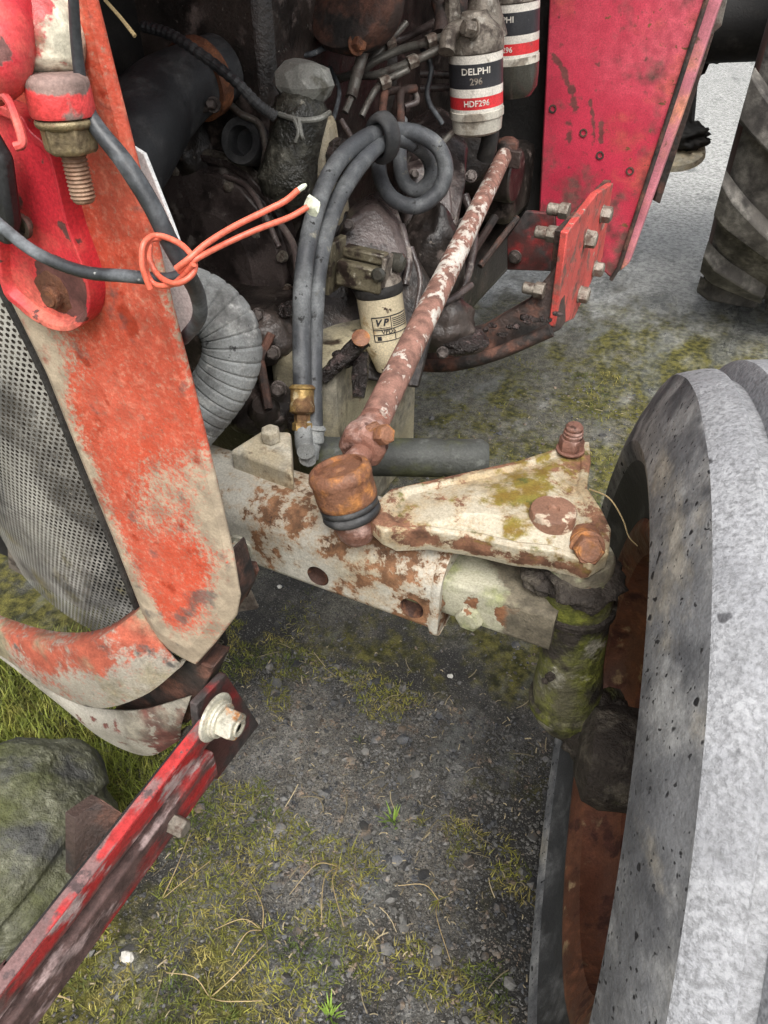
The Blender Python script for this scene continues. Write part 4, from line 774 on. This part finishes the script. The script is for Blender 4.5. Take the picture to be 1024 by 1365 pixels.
# rusty pipe stubs under hose loop
for (u0, v0, u1, v1) in ((508, 158, 512, 130), (535, 160, 534, 128)):
    g = G(); g.tube(hz([(u0, v0 + 15, 1.09), (u1, v1, 1.1), (u1 + 6, v1 - 8, 1.11), (u1 + 20, v1 - 10, 1.12)]), .006, 10); make('pipe_stub', g, 'frame_dark', EN)
for i, l in enumerate(([(628, 48, 1.08), (590, 64, 1.09), (545, 84, 1.1), (500, 100, 1.12), (470, 100, 1.15), (440, 110, 1.18), (420, 120, 1.2)], [(608, 44, 1.08), (570, 56, 1.1), (530, 68, 1.12), (495, 85, 1.13), (470, 110, 1.15)], [(545, 92, 1.1), (508, 112, 1.1), (492, 135, 1.1), (482, 155, 1.1)],
                        [(542, 30, 1.14), (515, 60, 1.14), (490, 88, 1.14), (470, 118, 1.14)], [(520, 38, 1.16), (500, 70, 1.16), (470, 95, 1.17)], [(528, 120, 1.13), (550, 122, 1.13), (556, 135, 1.13), (540, 142, 1.13)], [(560, 98, 1.2), (600, 100, 1.2)], [(560, 118, 1.2), (610, 116, 1.2)])):
    g = G(); g.tube(hz(l), [.0062, .0062, .0052, .0052, .0045, .0045, .006, .006][i], 10); make('fuel_pipe', g, 'pipe' if i < 5 else 'engine_brown', EN, angle=80)
g = G(); g.tube(hz([(484, 70, 1.08), (476, 100, 1.08), (468, 130, 1.08)]), .0085, 12); g.tube(hz([(468, 130, 1.08), (460, 150, 1.08)]), .005, 8); make('injector_stem', g, 'pipe', EN)
g = G(); g.lathe(P(470, -8, d=1.05), (-.15, -.9, .5), [(.02, .02), (.06, .02), (.075, .012), (.078, 0), (.07, -.03), (.05, -.06)], 36); make('brown_pulley', g, 'frame_dark', EN, angle=40, label='dark brown round pulley')
g = G(); g.hexb(P(474, 60, d=1.05), (.7, -.3, .2), .018, .012, .014); make('pulley_bolt', g, 'rust', EN)
# fuel filters
def can(top_, axis, r, hts, parent, lab):
    a, b, d = frame(axis); E_ = empty('fuel_filter', top_, parent); E_['label'] = lab
    # hts: list (r0,r1 heights start,end, mat)
    for nm, hh0, hh1, mt in hts:
        g = G(); k = -.0006 if nm == 'can_band' and mt == 'label_black' else 0
        g.lathe(top_, d, [(r, hh0), (r, hh1)], 40, cap=False); make(nm, g, mt, E_)
    return E_
def cyl_map(o, axis, r, h0, toward):
    d = Vector(axis).normalized(); tw = Vector(toward); tw = (tw - d * tw.dot(d)).normalized(); sx = (tw.cross(d)).normalized() * -1
    if sx.dot(CR) < 0: sx = -sx
    def mp(x, y):
        th = x / r; return Vector(o) + d * (h0 - y) + (tw * math.cos(th) + sx * math.sin(th)) * (r + .0006)
    return mp
def filt(u, v, dd, tilt, r, lab, turn=0.0):
    o = P(u, v, d=dd); ax = Vector(tilt).normalized()
    E_ = can(o, ax, r, [('can_band', 0, .011, 'label_white'), ('can_band', .011, .043, 'label_black'), ('can_band', .043, .0545, 'label_white'), ('can_band', .0545, .071, 'label_red'), ('can_band', .071, .0755, 'label_white')], TR, lab)
    g = G(); g.lathe(o, ax, [(r * .95, -.028), (r * 1.03, -.020), (r * 1.04, -.002), (r, 0)], 36); g.lathe(o, ax, [(r * .45, -.05), (r * .6, -.04), (r * .95, -.028)], 36); make('filter_head', g, 'alu', E_)
    g = G(); g.lathe(o, ax, [(r, .0755), (r * 1.03, .0765), (r * 1.03, .0865), (r * .98, .088), (r * .94, .106), (r * .8, .110), (r * .4, .112)], 36); make('can_base', g, 'can_base', E_)
    tw = (C0 - o); tw = Matrix.Rotation(turn, 3, ax) @ tw
    mp = cyl_map(o, ax, r, .0205, tw); lettering('DELPHI', .0120, 'label_white', E_, mp, .0002, xs=1.15)
    mp = cyl_map(o, ax, r, .0335, tw); lettering('296', .0125, 'bolt_grey', E_, mp, .0003)
    mp = cyl_map(o, ax, r, .0627, tw); lettering('HDF296', .0115, 'label_white', E_, mp, .0002)
    return E_
tl = Vector((-.02, -.02, -1)) + CR * .13
F1 = filt(634, 68, 1.10, tl, .0405, 'front fuel filter with black white and red bands', 0.0)
F2 = filt(686, 2, 1.22, tl, .0415, 'rear fuel filter mostly behind the front one', .55)
g = G(); o2 = P(686, 2, d=1.22); g.lathe(o2, tl, [(.0425, .085), (.0425, .10), (.04, .125), (.03, .138), (.012, .142)], 30); make('glass_bowl', g, 'bowl', F2)
g = G(); g.tube(hz([(595, 70, 1.06), (600, 46, 1.06), (622, 36, 1.07), (640, 30, 1.08)]), .012, 12); g.lathe(P(645, 28, d=1.1), tl, [(.02, -.03), (.03, 0), (.035, .02)], 16); g.lathe(P(604, 30, d=1.1), tl, [(.012, -.03), (.014, .03)], 8); g.hexb(P(632, 40, d=1.05), (-.5, -.8, .2), .02, .016, .014); make('banjo_fitting', g, 'alu', F1, bevel=.001)
g = G(); g.tube(hz([(585, 0, 1.1), (590, 20, 1.1), (588, 45, 1.1)]), .012, 12); g.tube(hz([(612, -5, 1.12), (610, 25, 1.12)]), .014, 12); make('filter_bracket', g, 'frame_dark', F1)
g = G(); g.tube(hz([(655, 165, 1.2), (652, 190, 1.2), (646, 212, 1.22)]), .014, 12); make('drain_tube', g, 'black', EN)
# small VP filter
vo = P(505, 388, d=1.02); vx = (P(522, 505, d=1.085) - vo).normalized(); rv = .0320
g = G(); g.lathe(vo, vx, [(rv, .0), (rv, .062), (rv * .95, .075), (rv * .62, .112), (rv * .3, .118)], 36); VP = make('small_filter', g, 'vp_can', TR, angle=40, label='yellowed white small filter with black printed label')
g = G(); g.lathe(vo, vx, [(rv * 1.0, -.012), (rv * 1.06, -.008), (rv * 1.06, .0), (rv * 1.01, .004)], 36); make('seal_ring', g, 'black', VP)
g = G(); g.lathe(vo, vx, [(rv * .5, -.03), (rv * .95, -.018), (rv * 1.04, -.011)], 30); make('filter_cap', g, 'alu', VP)
hb = P(484, 362, d=.995); ax = (P(515, 366, d=.985) - P(455, 352, d=1.0)).normalized(); up = -vx; up = (up - ax * up.dot(ax)).normalized(); dep = ax.cross(up)
g = G(); g.box(hb - up * .004, .066, .036, .034, ax=(ax, dep, up)); make('filter_mount', g, 'olive', VP, bevel=.004)
g = G(); g.box(hb + up * .022 - dep * 0.004, .06, .022, .014, ax=(ax, dep, up)); make('mount_block', g, 'olive', VP, bevel=.003)
g = G(); g.box(hb - ax * .042, .01, .05, .07, ax=(ax, dep, up)); make('mount_flange', g, 'olive', VP, bevel=.002)
g = G(); g.box(hb + ax * .033 + up * .008, .006, .03, .04, ax=(ax, dep, up)); make('mount_lug', g, 'alu', VP, bevel=.002)
g = G(); g.lathe(P(505, 366, d=.972), ax * -.2 + Vector((.4, -.8, .2)), [(.009, -.006), (.0095, .004), (.006, .008)], 16); make('mount_screw', g, 'bowl', VP)
g = G(); g.lathe(P(530, 350, d=1.0), ax, [(.012, -.01), (.013, .006), (.008, .01)], 16); make('mount_plug', g, 'bowl', VP)
tw = (C0 - vo)
mp0 = cyl_map(vo, vx, rv, 0, tw)
def vmap(x, y): return mp0(x + .006, y)
def strip(x0, x1, h0, h1, off=.0):
    k = 10; return [[vmap(x0 + (x1 - x0) * i / k, -h) for i in range(k + 1)] for h in (h0, h1)]
def vrect(nm, x0, x1, h0, h1, mt): g = G(); g.loft(strip(x0, x1, h0, h1)); make(nm, g, mt, VP, recalc=False)
for args in ((-.022, .034, .027, .0285), (-.022, -.0207, .027, .062), (.004, .0052, .027, .045), (-.022, .034, .0445, .0458), (-.022, .034, .0515, .0528), (-.022, .034, .0608, .062), (.008, .0092, .0528, .0608)): vrect('label_line', *args, 'label_black')
for k in range(5): vrect('label_line', .0065, .034, .031 + k * .0026, .0322 + k * .0026, 'label_black')
vrect('label_line', -.02, .003, .0425, .0432, 'label_black')
lettering('V P', .0125, 'label_black', VP, lambda x, y: vmap(x - .009, y - .0355), .0006, shear=.3)
lettering('VPD5', .0085, 'label_black', VP, lambda x, y: vmap(x + .000, y - .0487), .0002)
vrect('label_line', -.017, -.011, .054, .0597, 'label_black')

# ================================================================== ORANGE WIRE tied round the cable (a loose thing)
OW = empty('orange_wire', P(240, 360, Y=.29)); thing(OW, 'coral orange wire knotted round the black cables with two loose ends', 'wire')
rw = .0016
g = G(); g.tube([P(200, 385, Y=.285), P(190, 355, Y=.285), P(192, 325, Y=.29), P(210, 314, Y=.30), P(240, 325, Y=.30), P(258, 345, Y=.295), P(257, 365, Y=.29), P(235, 378, Y=.285), P(212, 368, Y=.296), P(200, 345, Y=.30), P(200, 325, Y=.31)], rw, 10, 10); make('coil', g, 'wire', OW, angle=80)
g = G(); g.tube([P(258, 352, Y=.29), P(232, 378, Y=.29), P(205, 378, Y=.29), P(192, 350, Y=.29), P(198, 322, Y=.295), P(222, 316, Y=.305)], rw, 10, 10); make('coil', g, 'wire', OW, angle=80)
g = G(); g.tube([P(235, 358, Y=.287), P(252, 345, Y=.29), P(275, 325, Y=.30), P(310, 303, Y=.315), P(350, 283, Y=.33), P(380, 268, Y=.34), P(398, 253, Y=.345)], rw * 1.05, 10, 10); W1 = make('loose_end', g, 'wire', OW, angle=80)
g = G(); g.lathe(P(398, 253, Y=.345), P(407, 247, Y=.348) - P(398, 253, Y=.345), [(rw * .9, 0), (rw * .95, .003), (rw * .5, .005)], 8); make('cut_tip', g, 'wire_end', W1)
g = G(); g.tube([P(238, 362, Y=.289), P(262, 345, Y=.293), P(300, 325, Y=.31), P(345, 305, Y=.325), P(385, 290, Y=.34), P(410, 276, Y=.35)], rw, 10, 10); W2 = make('loose_end', g, 'wire', OW, angle=80)
g = G(); g.add(lump(P(417, 274, Y=.355), .005, .004, .005, .5, 2, 2, 3).v, lump(P(417, 274, Y=.355), .005, .004, .005, .5, 2, 2, 3).f); make('cut_tip', g, 'wire_end', W2)

# ================================================================== CAB FRONT, BRACKETS
YC = 1.6
pc = [P(735, -60, Y=YC), P(718, 284, Y=YC), P(815, 372, Y=YC), P(826, 355, Y=YC), P(880, 190, Y=YC), P(942, 0, Y=YC), P(965, -70, Y=YC)]
g = G(); g.prism(pc, (0, .02, 0)); CP = make('cab_panel', g, 'cab_red', TR, bevel=.004, label='glossy crimson cab front panel with scratches and rust')
g = G(); g.tube([p + Vector((0, -.004, 0)) for p in (pc[6], pc[5], pc[4], pc[3], pc[2])], .0045, 8, 0); make('panel_seam', g, 'frame_dark', CP)
for (u, v) in ((737, 145), (778, 177), (800, 207), (840, 228)):
    g = G(); g.lathe(P(u, v, Y=YC - .001), -YA, [(.0075, 0), (.008, .001), (.005, .0012), (.0045, -.006), (.0005, -.0065)], 16, cap=False); make('screw_hole', g, 'frame_dark', CP)
sp = [P(u, v, Y=YC + .03) for u, v in ((826, 362), (838, 352), (850, 318), (905, 165), (962, 0), (985, -80), (955, -80), (942, 0), (880, 190))]
g = G(); g.prism(sp, (0, .03, 0)); make('side_strip', g, 'cab_side', CP, bevel=.003, label='pale pink side strip of the cab panel')
sp = [P(872, 268, Y=YC + .16), P(880, 272, Y=YC + .16), P(915, 165, Y=YC + .16), P(960, 20, Y=YC + .16), P(946, 30, Y=YC + .16), P(900, 160, Y=YC + .16)]
g = G(); g.prism(sp, (-.02, .03, 0)); make('brown_strip', g, 'frame_dark', CP, bevel=.002)
g = G(); g.prism([P(948, 0, Y=YC + .05), P(972, -10, Y=YC + .05), P(962, 35, Y=YC + .05), P(945, 50, Y=YC + .05)], (-.01, .04, 0)); make('step_bracket', g, 'pipe', CP, bevel=.002)
g = G(); g.prism([P(660, -80, Y=YC + .05), P(745, -80, Y=YC + .05), P(728, 300, Y=YC + .05), P(620, 290, Y=YC + .05)], (0, .02, 0)); make('bulkhead', g, 'black', TR, bevel=.003)
# bolted plate
XP = -.25
bp = [P(740, 436, X=XP), P(757, 310, X=XP), P(796, 258, X=XP), P(818, 244, X=XP), P(803, 345, X=XP), P(765, 425, X=XP)]
g = G(); g.prism(bp, (-.012, 0, 0)); BP = make('bolt_plate', g, 'plate_red', TR, bevel=.002, label='coral red plate with four big bolts')
g = G(); g.prism([P(736, 440, X=XP - .014), P(751, 308, X=XP - .014), P(815, 240, X=XP - .014), P(800, 350, X=XP - .014)], (-.014, 0, 0)); make('back_plate', g, 'frame_dark', BP, bevel=.002)
for i, (u, v) in enumerate(((802, 285), (781, 318), (792, 358), (772, 392))):
    g = G(); g.hexb(P(u, v, X=XP), XA, .026, .015, .016, .003, a0=i * .4); make('bolt', g, 'bolt_grey', BP, bevel=.0008)
for i, (u, v) in enumerate(((742, 313), (758, 282), (725, 388))):
    g = G(); c = P(u, v, X=XP - .028); g.hexb(c, -XA, .024, .016); g.lathe(c, -XA, [(.010, .014), (.010, .034), (.008, .036)], 14); make('stud_nut', g, 'bolt_grey', BP, bevel=.0008)
# cross frame under the cab
g = G(); g.prism([P(676, 318, Y=1.45), P(700, 282, Y=1.45), P(740, 285, Y=1.45), P(740, 362, Y=1.45), P(676, 360, Y=1.45)], (0, .012, 0)); make('gusset', g, 'plate_red', BP, bevel=.002) if False else make('gusset_plate', g, 'bar_dark', TR, bevel=.002, label='dull red gusset with one bolt')
g = G(); g.hexb(P(687, 342, Y=1.448), -YA, .02, .01, .014); make('gusset_bolt', g, 'bolt_dark', TR, bevel=.0008)
g = G(); g.tube([(-.85, 1.50, .74), (-.44, 1.50, .74)], .05, 20, 3); make('cross_member', g, 'engine', TR, bevel=.004)
armp = [P(545, 470, Y=1.16), P(590, 452, Y=1.16), P(640, 440, Y=1.17), P(700, 405, Y=1.18), P(745, 350, Y=1.19), P(748, 440, Y=1.18), P(700, 462, Y=1.16), P(640, 482, Y=1.15), P(590, 492, Y=1.15), P(548, 488, Y=1.15)]
g = G(); g.prism(armp, (0, .035, .0)); FA = make('frame_arm', g, 'frame_dark', TR, bevel=.005, label='dark dirty curved frame arm below the engine')
g = G(); g.tube([P(548, 486, Y=1.14), P(600, 487, Y=1.14), P(660, 472, Y=1.145), P(735, 440, Y=1.165)], .012, 10); make('arm_flange', g, 'frame_dark', FA)
for i in range(26):
    k = i / 25; u = 560 + 180 * k + rnd.uniform(-6, 6); v = 455 - 30 * k + rnd.uniform(-10, 12)
    make('dirt_clod', lump(P(u, v, Y=1.145 + rnd.uniform(-.005, .01)), rnd.uniform(.004, .009), rnd.uniform(.004, .008), rnd.uniform(.003, .006), .3, 2, 2, i), 'engine_grease', FA, angle=180)
g = G(); g.tube([P(640, 355, Y=1.3), P(690, 290, Y=1.4)], .006, 8, 3); g.tube([P(628, 340, Y=1.3), P(660, 290, Y=1.4)], .008, 8, 3); make('brake_rod', g, 'frame_dark', TR)

# ================================================================== REAR WHEEL and step
RC = Vector((.115, 3.02, .74)); RWH = .22
RW = empty('rear_wheel', (RC.x, RC.y, 0), TR)
prof = [(.40, -.17), (.46, -.2), (.55, -.225), (.62, -.22), (.665, -.205), (.685, -.17), (.695, -.08), (.70, 0), (.695, .08), (.685, .17), (.665, .205), (.62, .22), (.55, .225), (.46, .2), (.40, .17)]
g = G(); g.lathe(RC, XA, prof, 96, cap=False); g.mi = [1 if (k // 96) < 4 else 0 for k in range(len(g.f))]; RT = make('tyre', g, ['rear_tyre', 'rear_side'], RW, angle=60, label='dark lugged rear tyre')
lug = None
for i in range(17):
    for sgn in (-1, 1):
        th = 2 * math.pi * (i + (.5 if sgn > 0 else 0)) / 17
        rad = Vector((0, math.cos(th), math.sin(th))); tan = Vector((0, -math.sin(th), math.cos(th)))
        if rad.y > .35: continue
        g = G(); rows = []
        for k in range(6):
            s = k / 5; x = sgn * (.012 + .205 * s); sh = .16 * s; wv = .034 + .018 * s; ha = .042
            an = th - sh / .72 * 1.0
            rd_ = Vector((0, math.cos(an), math.sin(an))); tn = Vector((0, -math.sin(an), math.cos(an)))
            rb = .692 - .06 * max(0, s - .7) ; rt = .735 - .02 * max(0, s - .8) * 5
            cpos = RC + XA * x
            rows.append([cpos + rd_ * rb - tn * (wv + .012), cpos + rd_ * rt - tn * wv, cpos + rd_ * rt + tn * wv, cpos + rd_ * rb + tn * (wv + .012)])
        g.loft(rows); g.add(rows[0], [[0, 1, 2, 3]]); g.add(rows[-1], [[3, 2, 1, 0]])
        make('lug', g, 'rear_tyre', RW, bevel=.006)
g = G(); g.lathe(RC, XA, [(.42, -.165), (.40, -.17), (.38, -.12), (.36, .0), (.2, .03), (.1, .0)], 48, cap=False); make('rim', g, 'rim', RW, solid=.006)
# rear axle / step ironwork in the gap
g = G(); g.prism([P(905, 0, Y=3.1), P(935, 0, Y=3.1), P(920, 180, Y=3.1), P(890, 190, Y=3.1)], (0, .1, 0)); make('step_iron', g, 'black', TR, bevel=.01)
g = G(); g.prism([P(850, 85, Y=3.15), P(935, 86, Y=3.15), P(933, 98, Y=3.15), P(850, 98, Y=3.15)], (0, .06, 0)); make('draw_bar', g, 'frame_dark', TR, bevel=.01)
make('lower_link', lump(P(905, 182, Y=3.12), .09, .06, .05, .5, 2.4, 4, 31), 'black', TR, angle=180)
make('link_clutter', lump(P(930, 35, Y=3.2), .13, .08, .13, .5, 1.8, 4, 37), 'black', TR, angle=180)
g = G(); g.lathe(P(895, 205, Y=3.12), (0, -.3, 1), [(.12, 0), (.115, .02), (.05, .03)], 24); make('foot_plate', g, 'cream', TR)
g = G(); g.box((-.62, 2.6, .75), .5, 1.6, .5); make('gearbox', g, 'black', TR, bevel=.04)
g = G(); g.lathe((-.9, 3.10, .84), XA, [(.12, 0), (.12, .6), (.09, .9)], 24); make('rear_axle', g, 'black', TR)

# ================================================================== BONNET above the engine (mostly out of frame), side edge set for the bay's shade
g = G(); rows = []
for y in (.30, .45, 1.0, 1.62):
    rows.append([Vector((x, y, z)) for x, z in ((-.86, 1.18), (-.86, 1.38), (-.80, 1.44), (-.58, 1.46), (-.42, 1.44), (-.36, 1.41), (-.35, 1.34))])
g.loft(rows); make('bonnet', g, 'bonnet', TR, solid=.003, angle=40)
g = G(); g.box((-.875, 1.0, .92), .02, 1.4, .9); make('off_side_blocker', g, 'black', TR, bevel=.004)  # added on the far side to keep light out of the bay
g = G(); g.box((-.60, 1.85, 1.2), .62, .4, 1.1); make('cab_bulkhead', g, 'black', TR, bevel=.02)

# ================================================================== BOULDER
bc = P(0, 1130, z=.17)
g = lump(bc, .135, .16, .135, .14, .9, 6, 5, oct_=8)
for v in g.v:
    q = v - bc
    if q.z > .085: v.z = bc.z + .085 + (q.z - .085) * .35
    s = q.x * .8 - q.z * .6 + .02 * noise.noise(v * 9)
    if .055 < s < .085: v.x -= .012 * math.sin((s - .055) / .03 * math.pi)
BO = make('boulder', g, 'stone', angle=180); thing(BO, 'big rounded grey green boulder behind the red bar', 'boulder')

# ================================================================== GRAVEL, PEBBLES, GRASS, WEEDS
def ground_ok(x, y): return True
g = G(); base8 = []
bm = bmesh.new(); bmesh.ops.create_icosphere(bm, subdivisions=1, radius=1); bm.verts.index_update(); iv = [v.co.copy() for v in bm.verts]; fi = [[v.index for v in f.verts] for f in bm.faces]; bm.free()
V = []; F = []
for i in range(60000):
    if i % 5 < 3: x, y = rnd.uniform(-.62, .05), rnd.uniform(-.03, .8)
    else:
        y = -.05 + rnd.random() * 2.2; x = rnd.uniform(-.95 - .1 * y, .35)
    dens = .6 + .5 * noise.noise(Vector((x * 5, y * 5, 9)))
    if rnd.random() > dens: continue
    if -.6 * x - .8 * y > -.08 + .1 * noise.noise(Vector((x * 8, y * 8, 2))) and rnd.random() < .72: continue
    s = .0013 + .0034 * rnd.random() ** 3.5 + (.003 + .005 * rnd.random() if rnd.random() < .012 else 0)
    o = len(V); zz = gz(x, y) + s * .15; rt = Matrix.Rotation(rnd.uniform(0, 6.28), 3, 'Z'); sx, sy, sz = rnd.uniform(.7, 1.3), rnd.uniform(.6, 1.2), rnd.uniform(.35, .75)
    for v in iv:
        q = rt @ Vector((v.x * sx, v.y * sy, v.z * sz)) * s * rnd.uniform(.85, 1.15); V.append((x + q.x, y + q.y, zz + q.z))
    F += [[o + k for k in f] for f in fi]
g.add(V, F); o = make('gravel', g, 'pebble', recalc=False, angle=25); thing(o, 'loose small grey gravel strewn over the yard', None, 'stuff')
for (u, v, s, lab) in ((170, 1275, .011, 'white pebble on the moss beside the red bar'), (600, 901, .006, 'small white pebble under the axle'), (373, 782, .006, 'white pebble close to the orange pillar foot')):
    c = P(u, v, z=.004); o = make('pebble', lump(c, s, s * .8, s * .6, .3, 1.2, 2, int(u)), 'pale_pebble', angle=20); thing(o, lab, 'pebble')
for (u, v, s, lab) in ((623, 1148, .012, 'larger flat grey stone near the wheel'), (375, 1103, .010, 'grey angular stone near the green weed')):
    c = P(u, v, z=.003); o = make('stone', lump(c, s, s * .9, s * .45, .35, 1.2, 2, int(u)), 'pebble', angle=20); thing(o, lab, 'stone')
def blade(V, F, x, y, h, w, lean, ang, z0=None):
    z = gz(x, y) if z0 is None else z0; o = len(V); dx, dy = math.cos(ang), math.sin(ang); px_, py_ = -dy * w, dx * w
    for k, (t, ww) in enumerate(((0, 1), (.5, .8), (1, .1))):
        bx = x + dx * lean * t * t; by = y + dy * lean * t * t; bz2 = z + h * t
        V.append((bx - px_ * ww, by - py_ * ww, bz2)); V.append((bx + px_ * ww, by + py_ * ww, bz2))
    F += [[o, o + 1, o + 3, o + 2], [o + 2, o + 3, o + 5, o + 4]]
V, F = [], []
for i in range(9000):        # taller green grass left of the nose
    c = P(rnd.uniform(-80, 260), rnd.uniform(850, 1090), z=0)
    w = 1 - min(1, max(0, (c.x + .62) / .35))
    if rnd.random() > w + .05: continue
    blade(V, F, c.x, c.y, rnd.uniform(.012, .045), rnd.uniform(.0008, .0018), rnd.uniform(.0, .03), rnd.uniform(0, 6.28))
g = G(); g.add(V, F); o = make('grass', g, 'grass', recalc=False, angle=180); thing(o, 'short green grass growing under the tractor nose', None, 'stuff')
V, F = [], []
for i in range(60000):
    if rnd.random() < .75: x, y = rnd.uniform(-.75, .1), rnd.uniform(-.05, .8)
    else: x, y = rnd.uniform(-.7, .3), rnd.uniform(.8, 2.2)
    m_ = noise.fractal(Vector((x * 6, y * 6, 4)), 1, 2, 4) + (.35 * min(1, max(-1, (-x * .6 - y * .8 + .27) / .22)) if y < .8 else -.05)
    m_ -= .3 * max(0, 1 - math.hypot(x + .36, y - .52) / .28)
    if m_ < .12: continue
    if y < .5 and m_ > .38 and rnd.random() < .05:
        blade(V, F, x, y, rnd.uniform(.012, .032), rnd.uniform(.0006, .0012), rnd.uniform(.005, .03), rnd.uniform(0, 6.28)); continue
    blade(V, F, x, y, rnd.uniform(.002, .009), rnd.uniform(.0005, .0012), rnd.uniform(.002, .016), rnd.uniform(0, 6.28))
g = G(); g.add(V, F); o = make('moss', g, 'moss', recalc=False, angle=180); thing(o, 'yellow green moss and tiny weeds on the gravel', None, 'stuff')
V, F = [], []
for i in range(1300):
    x, y = (rnd.uniform(-.65, .08), rnd.uniform(-.05, .85)) if i % 4 else (rnd.uniform(-.6, .3), rnd.uniform(.8, 2.0))
    L_ = rnd.uniform(.003, .012) if rnd.random() < .9 else rnd.uniform(.015, .05); a = rnd.uniform(0, 6.28); w = rnd.uniform(.0005, .0011); z = gz(x, y) + rnd.uniform(.002, .005)
    o = len(V); dx, dy = math.cos(a), math.sin(a); bow_ = rnd.uniform(-.12, .12) * L_
    for t in (0, .33, .66, 1):
        k = 4 * t * (1 - t); bx, by = x + dx * L_ * t - dy * bow_ * k, y + dy * L_ * t + dx * bow_ * k
        V += [(bx - dy * w, by + dx * w, z + .0015 * k), (bx + dy * w, by - dx * w, z + .0015 * k + .0004)]
    F += [[o + 2 * q, o + 2 * q + 1, o + 2 * q + 3, o + 2 * q + 2] for q in range(3)]
g = G(); g.add(V, F); o = make('litter', g, 'litter', recalc=False, angle=180); thing(o, 'tiny pale straw bits scattered on the gravel', None, 'stuff')
def weed(u, v, kind, lab, seed):
    r = random.Random(seed); c = P(u, v, z=.0); E_ = empty('weed', c); thing(E_, lab, 'weed')
    if kind == 'stalk':
        for k in range(2 + seed % 2):
            a = r.uniform(0, 6.28); L_ = r.uniform(.05, .10); g = G()
            g.tube([c, c + Vector((math.cos(a) * L_ * .4, math.sin(a) * L_ * .4, L_ * .35)), c + Vector((math.cos(a + .3) * L_, math.sin(a + .3) * L_, L_ * .22))], [.0009, .0006], 5, 5); make('stem', g, 'straw', E_)
        V, F = [], []
        for k in range(9): blade(V, F, c.x, c.y, r.uniform(.004, .012), .0011, r.uniform(.01, .03), r.uniform(0, 6.28), 0)
        g = G(); g.add(V, F); make('blades', g, 'moss', E_, recalc=False)
    else:
        for k in range(16):
            V, F = [], []; a = r.uniform(0, 6.28); rr = r.uniform(0, .014)
            blade(V, F, c.x + math.cos(a) * rr, c.y + math.sin(a) * rr, r.uniform(.012, .03), .0018, r.uniform(.006, .02), a, 0); g = G(); g.add(V, F); make('leaf', g, 'leaf', E_, recalc=False)
for i, (u, v, k, lab) in enumerate(((525, 1095, 'leaf', 'bright green weed sprouting in the middle of the gravel'), (440, 1355, 'leaf', 'fresh green weed at the bottom centre'), (452, 1155, 'stalk', 'dry straw weed below the middle green weed'), (585, 1200, 'stalk', 'thin dry stalk nearest the wheel'),
        (350, 1240, 'stalk', 'long dry stalk between the red bar and the bottom green weed'), (215, 1200, 'stalk', 'pale stalk beside the red bar'), (280, 1330, 'stalk', 'yellow weed with bent stalks near the white pebble'), (100, 1335, 'stalk', 'weed beside the lowest visible end of the red bar'), (400, 85, 'none', ''))):
    if k != 'none': weed(u, v, k, lab, i + 3)
